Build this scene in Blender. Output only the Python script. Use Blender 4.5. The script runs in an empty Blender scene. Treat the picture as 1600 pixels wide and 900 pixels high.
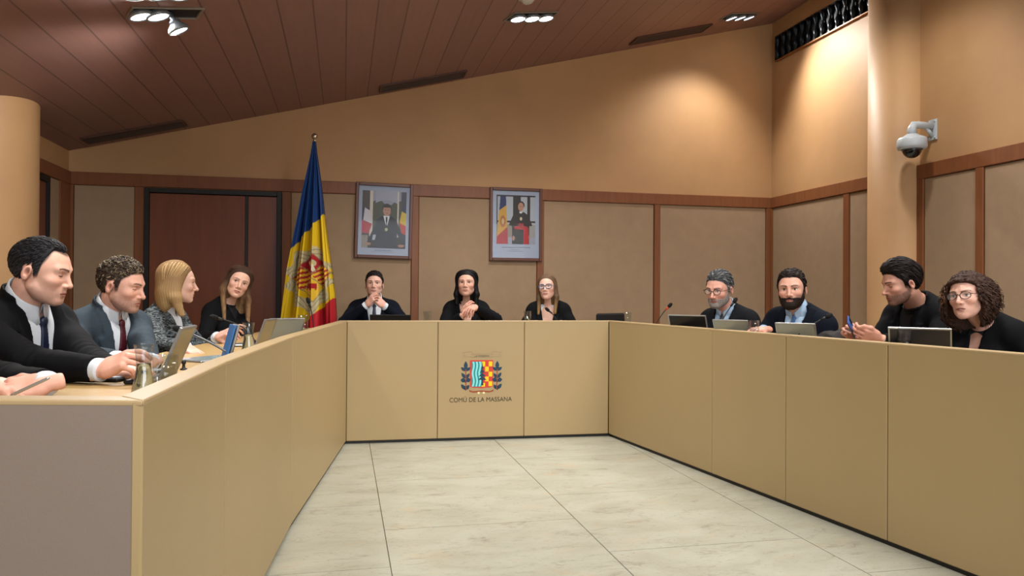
import bpy, math, random
import numpy as np
from mathutils import Vector, Matrix
random.seed(7); RNG = np.random.default_rng(7)
SC = bpy.context.scene
COL = bpy.data.collections.new('council_chamber'); SC.collection.children.link(COL)

# ------------------------------------------------------------------ camera
F = 1188.0; YAW = math.radians(12.5); PITCH = math.atan(8/F); ROLL = math.radians(0.4)
CZ = 1.135
CAM = Vector((0, 0, CZ))
_f = Vector((math.sin(YAW)*math.cos(PITCH), math.cos(YAW)*math.cos(PITCH), math.sin(PITCH)))
_r0 = Vector((math.cos(YAW), -math.sin(YAW), 0)); _u0 = _r0.cross(_f)
_r = _r0*math.cos(ROLL)+_u0*math.sin(ROLL); _u = _u0*math.cos(ROLL)-_r0*math.sin(ROLL)
def ray(x, y): return _f + _r*((x-800)/F) - _u*((y-450)/F)
def P(x, y, Z): return CAM + ray(x, y)*Z                       # a point seen at (x, y), Z metres deep
def on_z(x, y, z):
    d = ray(x, y); return CAM + d*((z-CAM.z)/d.z)
def on_plane(x, y, p0, n):
    d = ray(x, y); n = Vector(n); return CAM + d*((Vector(p0)-CAM).dot(n)/d.dot(n))
def at_depth(x, Z):                                            # ground position in column x, Z deep
    p = P(x, 450, Z); return Vector((p.x, p.y, 0))
def proj(p):
    v = Vector(p)-CAM; Z = v.dot(_f); return 800+F*v.dot(_r)/Z, 450-F*v.dot(_u)/Z, Z
cd = bpy.data.cameras.new('camera'); cam = bpy.data.objects.new('camera', cd); COL.objects.link(cam)
cd.sensor_width = 36; cd.lens = F/1600*36; cd.clip_start = 0.05
M = Matrix((( _r.x, _u.x, -_f.x, 0), (_r.y, _u.y, -_f.y, 0), (_r.z, _u.z, -_f.z, CZ), (0, 0, 0, 1)))
cam.matrix_world = M; SC.camera = cam

# ------------------------------------------------------------------ colours and materials
def lin(c):
    c = c/255.0; return c/12.92 if c <= 0.04045 else ((c+0.055)/1.055)**2.4
def rgb(h):
    if not isinstance(h, str): return tuple(lin(c) for c in h)
    h = h.lstrip('#'); return tuple(lin(int(h[i:i+2], 16)) for i in (0, 2, 4))
MATS = {}
def mat(name, col='#808080', rough=0.6, metal=0.0, vcol=False, noise=0.0, nscale=8.0, nstretch=(1, 1, 1), bump=0.0, bscale=60.0,
        trans=0.0, ior=1.45, alpha=1.0, emit=None, estr=0.0, spec=0.5, sheen=0.0, col2=None, sss=0.0, coords='Object', fine=0.0):
    if name in MATS: return MATS[name]
    m = bpy.data.materials.new(name); m.use_nodes = True; MATS[name] = m
    nt = m.node_tree; N = nt.nodes; L = nt.links; b = N['Principled BSDF']
    c = rgb(col)
    b.inputs['Base Color'].default_value = (*c, 1); b.inputs['Roughness'].default_value = rough
    b.inputs['Metallic'].default_value = metal; b.inputs['Specular IOR Level'].default_value = spec
    b.inputs['IOR'].default_value = ior; b.inputs['Alpha'].default_value = alpha; b.inputs['Transmission Weight'].default_value = trans
    if sheen: b.inputs['Sheen Weight'].default_value = sheen; b.inputs['Sheen Roughness'].default_value = 0.5
    if sss:
        b.inputs['Subsurface Weight'].default_value = sss; b.inputs['Subsurface Radius'].default_value = (1, 0.35, 0.2)
        b.inputs['Subsurface Scale'].default_value = 0.006
    if emit: b.inputs['Emission Color'].default_value = (*rgb(emit), 1); b.inputs['Emission Strength'].default_value = estr
    src = None
    if vcol:
        a = N.new('ShaderNodeAttribute'); a.attribute_name = 'Col'; src = a.outputs['Color']
    if noise or bump or col2:
        tc = N.new('ShaderNodeTexCoord'); mp = N.new('ShaderNodeMapping'); L.new(tc.outputs[coords], mp.inputs['Vector'])
        mp.inputs['Scale'].default_value = nstretch
    if noise or col2:
        nz = N.new('ShaderNodeTexNoise'); nz.inputs['Scale'].default_value = nscale; nz.inputs['Detail'].default_value = 6
        nz.inputs['Roughness'].default_value = 0.6; L.new(mp.outputs[0], nz.inputs['Vector'])
        mx = N.new('ShaderNodeMix'); mx.data_type = 'RGBA'
        rp = N.new('ShaderNodeValToRGB'); rp.color_ramp.elements[0].position = 0.32; rp.color_ramp.elements[1].position = 0.68
        L.new(nz.outputs['Fac'], rp.inputs[0]); L.new(rp.outputs[0], mx.inputs['Factor'])
        if col2:
            mx.inputs['A'].default_value = (*c, 1); mx.inputs['B'].default_value = (*rgb(col2), 1)
            if src: L.new(src, mx.inputs['A'])
            src = mx.outputs['Result']
        else:
            v = N.new('ShaderNodeMath'); v.operation = 'MULTIPLY_ADD'; v.inputs[1].default_value = 2*noise; v.inputs[2].default_value = 1-noise
            L.new(rp.outputs[0], v.inputs[0])
            vm = N.new('ShaderNodeVectorMath'); vm.operation = 'SCALE'; vm.inputs[0].default_value = c
            if src: L.new(src, vm.inputs[0])
            L.new(v.outputs[0], vm.inputs['Scale']); src = vm.outputs[0]
    if fine:
        tc2 = N.new('ShaderNodeTexCoord'); n2 = N.new('ShaderNodeTexNoise'); n2.inputs['Scale'].default_value = 260; n2.inputs['Detail'].default_value = 2
        L.new(tc2.outputs[coords], n2.inputs['Vector'])
        v = N.new('ShaderNodeMath'); v.operation = 'MULTIPLY_ADD'; v.inputs[1].default_value = 2*fine; v.inputs[2].default_value = 1-fine
        L.new(n2.outputs['Fac'], v.inputs[0]); vm = N.new('ShaderNodeVectorMath'); vm.operation = 'SCALE'; vm.inputs[0].default_value = c
        if src: L.new(src, vm.inputs[0])
        L.new(v.outputs[0], vm.inputs['Scale']); src = vm.outputs[0]
    if src: L.new(src, b.inputs['Base Color'])
    if bump:
        nb = N.new('ShaderNodeTexNoise'); nb.inputs['Scale'].default_value = bscale; nb.inputs['Detail'].default_value = 4
        L.new(mp.outputs[0], nb.inputs['Vector'])
        bp = N.new('ShaderNodeBump'); bp.inputs['Strength'].default_value = bump; bp.inputs['Distance'].default_value = 0.01
        L.new(nb.outputs['Fac'], bp.inputs['Height']); L.new(bp.outputs[0], b.inputs['Normal'])
    return m

# ------------------------------------------------------------------ meshes
class MB:
    """collects verts / faces / per-vertex colours, builds ONE mesh object"""
    def __init__(s): s.V = []; s.Fc = []; s.C = []; s.mi = []; s.sm = []; s.n = 0
    def add(s, V, Fc, col=None, mi=0, smooth=False):
        V = np.asarray(V, dtype=float).reshape(-1, 3); s.V.append(V)
        for f in Fc: s.Fc.append(tuple(int(i)+s.n for i in f))
        s.mi += [mi]*len(Fc); s.sm += [smooth]*len(Fc)
        if col is None: col = (1, 1, 1)
        col = np.asarray(col, dtype=float)
        s.C.append(np.broadcast_to(col, (len(V), 3)) if col.ndim == 1 else col)
        s.n += len(V); return s
    def box(s, c, h, R=None, col=None, mi=0, bev=0.0):
        """box, centre c, half sizes h, optional 3x3 R; bev chamfers the edges"""
        bm_v = []; fs = []
        if bev > 0:
            b = min(bev, *[x*0.95 for x in h])
            pts = {}
            for sx in (-1, 1):
                for sy in (-1, 1):
                    for sz in (-1, 1):
                        for ax in range(3):
                            p = [sx*(h[0]-b), sy*(h[1]-b), sz*(h[2]-b)]
                            p[ax] = (sx, sy, sz)[ax]*h[ax]
                            pts[(sx, sy, sz, ax)] = len(bm_v); bm_v.append(p)
            for ax in range(3):
                o = [a for a in range(3) if a != ax]
                for sg in (-1, 1):
                    q = []
                    for (a, c2) in ((-1, -1), (1, -1), (1, 1), (-1, 1)):
                        k = [0, 0, 0]; k[ax] = sg; k[o[0]] = a; k[o[1]] = c2; q.append(pts[(*k, ax)])
                    fs.append(q)
            for ax in range(3):                                   # edges along ax
                o = [a for a in range(3) if a != ax]
                for a in (-1, 1):
                    for c2 in (-1, 1):
                        q = []
                        for (e, fx) in ((-1, o[0]), (1, o[0]), (1, o[1]), (-1, o[1])):
                            k = [0, 0, 0]; k[ax] = e; k[o[0]] = a; k[o[1]] = c2; q.append(pts[(*k, fx)])
                        fs.append(q)
            for sx in (-1, 1):
                for sy in (-1, 1):
                    for sz in (-1, 1): fs.append([pts[(sx, sy, sz, a)] for a in range(3)])
        else:
            for sx in (-1, 1):
                for sy in (-1, 1):
                    for sz in (-1, 1): bm_v.append([sx*h[0], sy*h[1], sz*h[2]])
            fs = [(0, 1, 3, 2), (4, 6, 7, 5), (0, 4, 5, 1), (2, 3, 7, 6), (0, 2, 6, 4), (1, 5, 7, 3)]
        V = np.array(bm_v, float)
        if R is not None: V = V @ np.array(R, float).T
        return s.add(V+np.array(c, float), fs, col, mi)
    def tube(s, pts, rad, n=10, col=None, caps=True, mi=0, flat=1.0, smooth=True):
        pts = np.array([tuple(p) for p in pts], float); m = len(pts)
        rad = np.full(m, rad) if np.isscalar(rad) else np.array(rad, float)
        T = np.gradient(pts, axis=0); T /= np.maximum(np.linalg.norm(T, axis=1, keepdims=True), 1e-9)
        up = np.array([0, 0, 1.]) if abs(T[0][2]) < 0.9 else np.array([1., 0, 0])
        u = np.cross(T[0], up); u /= np.linalg.norm(u); V = []
        for i in range(m):
            u = u-T[i]*u.dot(T[i]); u /= max(np.linalg.norm(u), 1e-9); w = np.cross(T[i], u)
            a = np.arange(n)*2*np.pi/n
            V.append(pts[i]+rad[i]*(np.cos(a)[:, None]*u+flat*np.sin(a)[:, None]*w))
        V = np.concatenate(V); fs = []
        for i in range(m-1):
            for j in range(n):
                k = (j+1) % n; fs.append((i*n+j, i*n+k, (i+1)*n+k, (i+1)*n+j))
        if caps: fs.append(tuple(range(n))[::-1]); fs.append(tuple((m-1)*n+j for j in range(n)))
        return s.add(V, fs, col, mi, smooth)
    def lathe(s, prof, c=(0, 0, 0), n=28, R=None, col=None, mi=0, smooth=True, close=False):
        """prof: (r, z) list"""
        a = np.arange(n)*2*np.pi/n; V = []
        for r, z in prof: V.append(np.stack([r*np.cos(a), r*np.sin(a), np.full(n, z)], 1))
        V = np.concatenate(V)
        if R is not None: V = V @ np.array(R, float).T
        fs = []
        m = len(prof)
        for i in range(m-1 if not close else m):
            for j in range(n):
                k = (j+1) % n; i2 = (i+1) % m
                fs.append((i*n+j, i*n+k, i2*n+k, i2*n+j))
        if not close:
            if prof[0][0] > 1e-6: fs.append(tuple(range(n))[::-1])
            if prof[-1][0] > 1e-6: fs.append(tuple((m-1)*n+j for j in range(n)))
        return s.add(V+np.array(c, float), fs, col, mi, smooth)
    def prism(s, poly, z0, z1, R=None, c=(0, 0, 0), col=None, mi=0):
        """polygon (x, y) pushed from z0 to z1 in a local frame R, c"""
        n = len(poly); V = np.array([(x, y, z0) for x, y in poly]+[(x, y, z1) for x, y in poly], float)
        if R is not None: V = V @ np.array(R, float).T
        fs = [tuple(range(n))[::-1], tuple(range(n, 2*n))]+[(i, (i+1) % n, n+(i+1) % n, n+i) for i in range(n)]
        return s.add(V+np.array(c, float), fs, col, mi)
    def build(s, name, m, parent=None, vcol=False):
        me = bpy.data.meshes.new(name); V = np.concatenate(s.V)
        me.from_pydata(V.tolist(), [], s.Fc); me.update()
        me.polygons.foreach_set('use_smooth', s.sm)
        if isinstance(m, (list, tuple)):
            for q in m: me.materials.append(q)
            me.polygons.foreach_set('material_index', s.mi)
        else: me.materials.append(m)
        if vcol:
            at = me.color_attributes.new('Col', 'FLOAT_COLOR', 'POINT')
            C = np.concatenate(s.C); at.data.foreach_set('color', np.concatenate([C, np.ones((len(C), 1))], 1).ravel())
        o = bpy.data.objects.new(name, me); COL.objects.link(o)
        if parent is not None: o.parent = parent
        return o
def fix_normals(o):
    import bmesh
    bm = bmesh.new(); bm.from_mesh(o.data); bmesh.ops.remove_doubles(bm, verts=bm.verts, dist=1e-6); bmesh.ops.recalc_face_normals(bm, faces=bm.faces); bm.to_mesh(o.data); bm.free(); return o
def empty(name, loc=(0, 0, 0), rz=0.0):
    o = bpy.data.objects.new(name, None); COL.objects.link(o); o.location = loc; o.rotation_euler = (0, 0, rz); o.empty_display_size = 0.1; return o
def tag(o, label=None, cat=None, group=None, kind=None):
    if label: o['label'] = label
    if cat: o['category'] = cat
    if group: o['group'] = group
    if kind: o['kind'] = kind
    return o
def struct(o, label=None):
    o['kind'] = 'structure'
    if label: o['label'] = label
    return o
def dup(o, parent=None):
    c = o.copy(); COL.objects.link(c); c.parent = parent
    for ch in list(o.children): dup(ch, c)
    return c
def Rz(a): return np.array([[math.cos(a), -math.sin(a), 0], [math.sin(a), math.cos(a), 0], [0, 0, 1]])
def frame(y, z):
    """3x3 with columns x, y, z : y exact, z made perpendicular"""
    y = np.array(tuple(y), float); y /= np.linalg.norm(y); z = np.array(tuple(z), float); z = z-y*z.dot(y); z /= np.linalg.norm(z)
    return np.stack([np.cross(y, z), y, z], 1)
# ------------------------------------------------------------------ the room
XL, XR, YB, YF = -2.41, 4.564, 7.50, -3.2
SL = 0.2476
def zc(x): return 2.383+(x-XL)*SL                       # sloping ceiling height
TRZ = 2.194                                             # top of the wainscot rail

# materials
plaster = mat('ochre_plaster', '#b38c62', 0.55, noise=0.07, nscale=1.6, bump=0.10, bscale=14, coords='Object', spec=0.35)
wood = mat('reddish_wood', '#7a4a2c', 0.45, noise=0.12, nscale=5, nstretch=(6, 6, 0.6), spec=0.4)
fabric = mat('beige_wall_fabric', '#9a8268', 0.9, noise=0.05, nscale=9, bump=0.15, bscale=240, fine=0.06, spec=0.2)
doorwood = mat('dark_door_wood', '#6b3a26', 0.32, noise=0.12, nscale=4, nstretch=(5, 5, 0.4), spec=0.5)
blackm = mat('black_paint', '#0d0d0e', 0.5)

def ceiling_material():
    m = bpy.data.materials.new('ceiling_boards'); m.use_nodes = True; nt = m.node_tree; N = nt.nodes; L = nt.links; b = N['Principled BSDF']
    tc = N.new('ShaderNodeTexCoord'); sx = N.new('ShaderNodeSeparateXYZ'); L.new(tc.outputs['Object'], sx.inputs[0])
    dv = N.new('ShaderNodeMath'); dv.operation = 'DIVIDE'; dv.inputs[1].default_value = 0.205; L.new(sx.outputs['X'], dv.inputs[0])
    fr = N.new('ShaderNodeMath'); fr.operation = 'FRACT'; L.new(dv.outputs[0], fr.inputs[0])
    fl = N.new('ShaderNodeMath'); fl.operation = 'FLOOR'; L.new(dv.outputs[0], fl.inputs[0])
    wn = N.new('ShaderNodeTexWhiteNoise'); wn.noise_dimensions = '1D'; L.new(fl.outputs[0], wn.inputs['W'])
    mp = N.new('ShaderNodeMapping'); mp.inputs['Scale'].default_value = (14, 0.8, 14); L.new(tc.outputs['Object'], mp.inputs[0])
    nz = N.new('ShaderNodeTexNoise'); nz.inputs['Scale'].default_value = 2.5; nz.inputs['Detail'].default_value = 5; L.new(mp.outputs[0], nz.inputs[0])
    ad = N.new('ShaderNodeMath'); ad.operation = 'MULTIPLY_ADD'; ad.inputs[1].default_value = 0.10; L.new(wn.outputs['Value'], ad.inputs[0]); 
    a2 = N.new('ShaderNodeMath'); a2.operation = 'MULTIPLY_ADD'; a2.inputs[1].default_value = 0.22; a2.inputs[2].default_value = 0.83; L.new(nz.outputs['Fac'], a2.inputs[0]); L.new(a2.outputs[0], ad.inputs[2])
    g = N.new('ShaderNodeMath'); g.operation = 'GREATER_THAN'; g.inputs[1].default_value = 0.045; L.new(fr.outputs[0], g.inputs[0])
    g2 = N.new('ShaderNodeMath'); g2.operation = 'MULTIPLY_ADD'; g2.inputs[1].default_value = 0.5; g2.inputs[2].default_value = 0.5; L.new(g.outputs[0], g2.inputs[0])
    m2 = N.new('ShaderNodeMath'); m2.operation = 'MULTIPLY'; L.new(ad.outputs[0], m2.inputs[0]); L.new(g2.outputs[0], m2.inputs[1])
    vs = N.new('ShaderNodeVectorMath'); vs.operation = 'SCALE'; vs.inputs[0].default_value = rgb((138, 104, 96)); L.new(m2.outputs[0], vs.inputs['Scale'])
    L.new(vs.outputs[0], b.inputs['Base Color']); b.inputs['Roughness'].default_value = 0.5; b.inputs['Specular IOR Level'].default_value = 0.35
    return m
def floor_material():
    m = bpy.data.materials.new('cream_stone'); m.use_nodes = True; nt = m.node_tree; N = nt.nodes; L = nt.links; b = N['Principled BSDF']
    tc = N.new('ShaderNodeTexCoord')
    def noise(sc, st, det=8, ro=0.65, ramp=None):
        mp = N.new('ShaderNodeMapping'); mp.inputs['Scale'].default_value = st; mp.inputs['Rotation'].default_value = (0, 0, 0.25); L.new(tc.outputs['Object'], mp.inputs[0])
        nz = N.new('ShaderNodeTexNoise'); nz.inputs['Scale'].default_value = sc; nz.inputs['Detail'].default_value = det; nz.inputs['Roughness'].default_value = ro
        nz.inputs['Distortion'].default_value = 0.6; L.new(mp.outputs[0], nz.inputs[0])
        r = N.new('ShaderNodeValToRGB'); r.color_ramp.elements[0].position = ramp[0]; r.color_ramp.elements[1].position = ramp[1]; L.new(nz.outputs['Fac'], r.inputs[0]); return r
    def mix(a, bcol, fac, k):
        mx = N.new('ShaderNodeMix'); mx.data_type = 'RGBA'; mu = N.new('ShaderNodeMath'); mu.operation = 'MULTIPLY'; mu.inputs[1].default_value = k
        L.new(fac.outputs[0], mu.inputs[0]); L.new(mu.outputs[0], mx.inputs['Factor'])
        if isinstance(a, str): mx.inputs['A'].default_value = (*rgb(a), 1)
        else: L.new(a, mx.inputs['A'])
        mx.inputs['B'].default_value = (*rgb(bcol), 1); return mx.outputs['Result']
    c = mix('#a8a899', '#93917f', noise(2.6, (1, 2, 1), ramp=(0.42, 0.72)), 0.7)
    c = mix(c, '#b89a70', noise(3.1, (1.2, 2, 1), ramp=(0.58, 0.76)), 0.55)
    c = mix(c, '#6f6252', noise(4.5, (1, 2.2, 1), 12, 0.85, (0.53, 0.66)), 0.7)
    c = mix(c, '#8a7466', noise(34.0, (1, 2.0, 1), 5, 0.75, (0.58, 0.68)), 0.8)
    L.new(c, b.inputs['Base Color']); b.inputs['Roughness'].default_value = 0.38; b.inputs['Specular IOR Level'].default_value = 0.4
    return m
ceil_m = ceiling_material(); floor_m = floor_material()

# floor: base slab and countable stone slabs are surface pattern -> one mesh with thin joints
fb = MB(); fb.box(((XL+XR)/2, (YB+YF)/2, -0.06), ((XR-XL)/2+0.2, (YB-YF)/2+0.2, 0.055), mi=1)
J = 0.0022; cols = [0.2+0.95*k for k in range(-3, 6)]
for ci, x0 in enumerate(cols[:-1]):
    off = 0.0 if ci % 2 == 1 else -0.5
    y = YF-0.95
    base = 3.68+off
    k0 = int((YF-base)/0.95)-1
    for k in range(k0, 12):
        ya, yb = base+0.95*k, base+0.95*(k+1)
        xa, xb = max(x0, XL-0.1), min(x0+0.95, XR+0.1); ya = max(ya, YF-0.1); yb = min(yb, YB+0.1)
        if xb-xa < 0.02 or yb-ya < 0.02: continue
        fb.box(((xa+xb)/2, (ya+yb)/2, -0.004), ((xb-xa)/2-J, (yb-ya)/2-J, 0.004), mi=0)
struct(fb.build('floor', [floor_m, mat('grout', '#6b6250', 0.9)]))

# ceiling: one sloping slab, boards run away from the camera
def slab(name, pts, th, m):
    b = MB(); n = len(pts); V = [tuple(p) for p in pts]+[(p[0], p[1], p[2]+th) for p in pts]
    b.add(V, [tuple(range(n)), tuple(range(n, 2*n))[::-1]]+[(i, n+i, n+(i+1) % n, (i+1) % n) for i in range(n)]); return b.build(name, m)
struct(slab('ceiling', [(XL-0.15, YF-0.15, zc(XL-0.15)), (XL-0.15, YB+0.15, zc(XL-0.15)), (XR+0.15, YB+0.15, zc(XR+0.15)), (XR+0.15, YF-0.15, zc(XR+0.15))], 0.12, ceil_m))
# walls
def wall(name, a, b, th=0.12):
    """from a to b (x, y) with its room face on that line, thickness away from the room, top follows the ceiling"""
    a = Vector((*a, 0)); b = Vector((*b, 0)); d = (b-a).normalized(); n = Vector((-d.y, d.x, 0))*th
    q = MB(); ps = [a, b, b+n, a+n]; V = [(p.x, p.y, -0.1) for p in ps]+[(p.x, p.y, zc(p.x)+0.02) for p in ps]
    q.add(V, [(0, 1, 2, 3), (7, 6, 5, 4), (0, 4, 5, 1), (1, 5, 6, 2), (2, 6, 7, 3), (3, 7, 4, 0)])
    return struct(q.build(name, plaster))
wall('wall_left', (XL, YF), (XL, YB)); wall('wall_right', (XR, YB), (XR, YF)); wall('wall_front', (XR, YF), (XL, YF))
# back wall has the recess of the double door; the recess is built by a door set into it
wall('wall_back', (XL, YB), (XR, YB))

# ---- panelled wainscot on the back wall
def on_back(x, y): return on_plane(x, y, (0, YB, 0), (0, 1, 0))
def on_right(x, y): return on_plane(x, y, (XR, 0, 0), (1, 0, 0))
def on_left(x, y): return on_plane(x, y, (XL, 0, 0), (1, 0, 0))
RAIL = 0.115
def rail(name, a, b, z0, z1, th, m=wood, bev=0.004):
    """a wooden member on a wall between ground points a and b; th = how far it stands out on the room side"""
    a = Vector((a[0], a[1], 0)); b = Vector((b[0], b[1], 0)); d = b-a; L_ = d.length; d.normalize(); n = Vector((d.y, -d.x, 0))
    R = np.array([[d.x, -n.x, 0], [d.y, -n.y, 0], [0, 0, 1]]); c = (a+b)/2+n*th/2
    q = MB(); q.box((c.x, c.y, (z0+z1)/2), (L_/2, th/2, (z1-z0)/2), R, bev=bev); return q.build(name, m)
trim_no = [0]
def trim(a, b, z0, z1, th, m=wood):
    trim_no[0] += 1; return struct(rail('trim_%d' % trim_no[0], a, b, z0, z1, th, m))
door_x0, door_x1 = on_back(227, 400).x, on_back(440, 400).x
posts = [(on_back(210.5, 400).x, door_x0), (door_x1, on_back(454, 400).x), (on_back(642, 440).x, on_back(653, 440).x),
         (on_back(838, 440).x, on_back(848, 440).x), (on_back(1020.5, 400).x, on_back(1029.5, 400).x), (on_back(1195, 400).x, XR)]
left_post = (XL, on_back(115, 400).x)
trim((XL, YB), (XR, YB), TRZ-RAIL, TRZ, 0.032)                                   # long top rail
for x0, x1 in [left_post]+posts: trim((x0, YB), (x1, YB), 0.0, TRZ-RAIL, 0.03)
edges = [(left_post[1], posts[0][0])]+[(posts[i][1], posts[i+1][0]) for i in range(1, 5)]
pn = 0
for x0, x1 in edges:                                                            # fabric panels
    struct(rail('wall_back_fabric_panel' if pn == 0 else 'wall_back_fabric_panel.%03d' % pn, (x0+0.004, YB), (x1-0.004, YB), 0.08, TRZ-RAIL-0.004, 0.018, fabric)); pn += 1
for x0, x1 in edges: struct(rail('baseboard_back' if x0 == edges[0][0] else 'baseboard_back.%03d' % pn, (x0, YB), (x1, YB), 0, 0.08, 0.024, wood)); pn += 1

# ---- double door in the back wall
dr = empty('door_1', ((door_x0+door_x1)/2, YB, 0)); struct(dr, 'wide dark wooden door with black frame in the back wall')
w2 = (door_x1-door_x0)/2; dtop = TRZ-RAIL-0.01
jf = MB(); fw = 0.042
for s in (-1, 1): jf.box((s*(w2-fw/2), -0.035, dtop/2), (fw/2, 0.03, dtop/2), bev=0.003)
jf.box((0, -0.035, dtop-fw/2), (w2-fw, 0.03, fw/2), bev=0.003); jf.build('door_frame', blackm, dr)
split = on_back(385.5, 400).x-dr.location.x
for (a, b) in ((-w2+fw, split-0.014), (split+0.014, w2-fw)):
    q = MB(); q.box(((a+b)/2, -0.022, (dtop-fw)/2), ((b-a)/2, 0.018, (dtop-fw)/2-0.004), bev=0.003); q.build('door_leaf', doorwood, dr)
q = MB(); q.box((split, -0.016, (dtop-fw)/2), (0.013, 0.012, (dtop-fw)/2)); q.build('door_gap_strip', blackm, dr)
hm = mat('brushed_steel', '#9a9a98', 0.3, 1.0)
q = MB(); q.tube([(split-0.06, -0.045, 1.02), (split-0.06, -0.085, 1.02), (split-0.17, -0.085, 1.02)], 0.009); q.lathe([(0.02, 0), (0.02, 0.008)], (split-0.06, -0.041, 1.02), R=frame((0, 0, 1), (0, -1, 0))); q.build('door_handle', hm, dr)

# ---- left wall, seen edge-on behind the column
yl0 = on_left(69.5, 400).y; yl1 = on_left(80, 400).y; yl2 = YB
trim((XL, 5.6), (XL, YB-0.032), TRZ-RAIL, TRZ, 0.03)
trim((XL, on_left(88, 400).y), (XL, YB-0.031), 0, TRZ-RAIL, 0.028)
struct(rail('wall_left_fabric_panel', (XL, yl0+0.003), (XL, on_left(88, 400).y-0.003), 0.08, TRZ-RAIL-0.004, 0.018, fabric))
struct(rail('baseboard_left', (XL, yl0+0.003), (XL, on_left(88, 400).y-0.003), 0, 0.08, 0.024, wood))
dl = empty('door_2', (XL, yl0-0.5, 0)); struct(dl, 'dark door with black frame in the left wall, nearly hidden by the round column')
q = MB()
for y in (0.475, -0.475): q.box((0.02, y, dtop/2), (0.02, 0.025, dtop/2), bev=0.003)
q.box((0.02, 0, dtop-0.025), (0.02, 0.45, 0.025), bev=0.003); q.build('door_frame', blackm, dl)
q = MB(); q.box((0.012, 0, (dtop-0.05)/2), (0.012, 0.447, (dtop-0.05)/2-0.003), bev=0.002); q.build('door_leaf', doorwood, dl)

# ---- right wall: rail, posts, panels, split by the half-round column
RC = 0.245
yc0 = on_right(1437, 350).y; RCY = yc0+RC; 
trim((XR, YB-0.032), (XR, RCY+RC-0.01), TRZ-RAIL, TRZ, 0.032)
rp = [(YB, on_right(1209.5, 400).y), (on_right(1321, 400).y, on_right(1330, 400).y)]
trim((XR, YB-0.031), (XR, rp[0][1]), 0, TRZ-RAIL, 0.028); trim((XR, rp[1][0]), (XR, rp[1][1]), 0, TRZ-RAIL, 0.028)
struct(rail('wall_right_fabric_panel', (XR, rp[0][1]-0.004), (XR, rp[1][0]+0.004), 0.08, TRZ-RAIL-0.004, 0.018, fabric))
struct(rail('wall_right_fabric_panel.001', (XR, rp[1][1]-0.004), (XR, RCY+RC-0.02), 0.08, TRZ-RAIL-0.004, 0.018, fabric))
# nearer stretch
trim((XR, yc0), (XR, YF), TRZ-RAIL, TRZ, 0.032)
ys = [yc0, on_right(1447, 350).y, on_right(1528.5, 350).y, on_right(1541, 350).y]
trim((XR, ys[0]), (XR, ys[1]), 0, TRZ-RAIL, 0.03); trim((XR, ys[2]), (XR, ys[3]), 0, TRZ-RAIL, 0.03)
step = ys[1]-ys[3]; k = ys[3]; pi_ = 2
struct(rail('wall_right_fabric_panel.%03d' % pi_, (XR, ys[1]-0.004), (XR, ys[2]+0.004), 0.08, TRZ-RAIL-0.004, 0.018, fabric))
pw = 1.1
while k-pw > YF:
    pi_ += 1; struct(rail('wall_right_fabric_panel.%03d' % pi_, (XR, k-0.004), (XR, k-pw+0.004), 0.08, TRZ-RAIL-0.004, 0.018, fabric))
    trim((XR, k-pw), (XR, k-pw-0.06), 0, TRZ-RAIL, 0.03); k -= pw+0.06
struct(rail('baseboard_right', (XR, YB-0.03), (XR, RCY+RC), 0, 0.08, 0.024, wood)); struct(rail('baseboard_right.001', (XR, yc0), (XR, YF), 0, 0.08, 0.024, wood))
# half-round column on the right wall
q = MB(); n = 40; V = []; fs = []
for i in range(n+1):
    a = math.pi/2+math.pi*i/n; x = XR+0.01+RC*math.cos(a)*1.0; y = RCY+RC*math.sin(a); V += [(x, y, 0), (x, y, zc(x)+0.01)]
for i in range(n): fs.append((2*i, 2*i+1, 2*i+3, 2*i+2))
fs.append(tuple(range(1, 2*n+2, 2))); q.add(V, fs, smooth=False); o = q.build('wall_right_round_column', plaster); fix_normals(o)
for p in o.data.polygons: p.use_smooth = len(p.vertices) == 4
struct(o)
# round column at left
lt = at_depth(60, 5.98*0.9164); d = Vector((lt.x, lt.y, 0)).normalized(); LR = 0.42
lc = lt+Vector((-d.y, d.x, 0))*LR
q = MB(); n = 56; V = []; fs = []
for i in range(n):
    a = 2*math.pi*i/n; x = lc.x+LR*math.cos(a); y = lc.y+LR*math.sin(a); V += [(x, y, 0), (x, y, zc(x)+0.01)]
for i in range(n): fs.append((2*i, 2*((i+1) % n), 2*((i+1) % n)+1, 2*i+1))
q.add(V, fs, smooth=True); struct(q.build('wall_left_round_column', mat('column_plaster', '#b48e64', 0.5, noise=0.08, nscale=1.5, bump=0.08, bscale=12)))

# ---- balustrade opening high on the right wall (row of dark round balusters in a recess)
gy0, gy1, gz0, gz1 = on_right(1214, 80).y, RCY+RC-0.03, 3.42, 3.70
gz0 = on_right(1216, 96).z; gz1 = on_right(1214.6, 57.7).z
gy_n = gy1-0.05
ga = empty('ventilation_grille', (XR, (gy0+gy_n)/2, gz0)); tag(ga, 'long black ventilation grille with round holes high on the right wall', 'vent')
hl = (gy0-gy_n)/2; gh = gz1-gz0
q = MB(); q.box((-0.012, 0, 0.006), (0.018, hl, 0.008), bev=0.003); q.build('sill', mat('sill_copper', '#8a5a32', 0.35, 0.3), ga)
q = MB(); q.box((-0.012, 0, gh-0.008), (0.016, hl, 0.008)); 
for s in (-1, 1): q.box((-0.012, s*(hl-0.008), gh/2), (0.016, 0.008, gh/2-0.01))
q.build('grille_frame', blackm, ga)
q = MB(); q.box((-0.003, 0, gh/2), (0.003, hl-0.01, gh/2-0.01)); q.build('backing', mat('vent_dark', '#101418', 0.4), ga)
dk = mat('grille_dark_metal', '#20272b', 0.3, 0.6)
nb = 15
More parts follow.
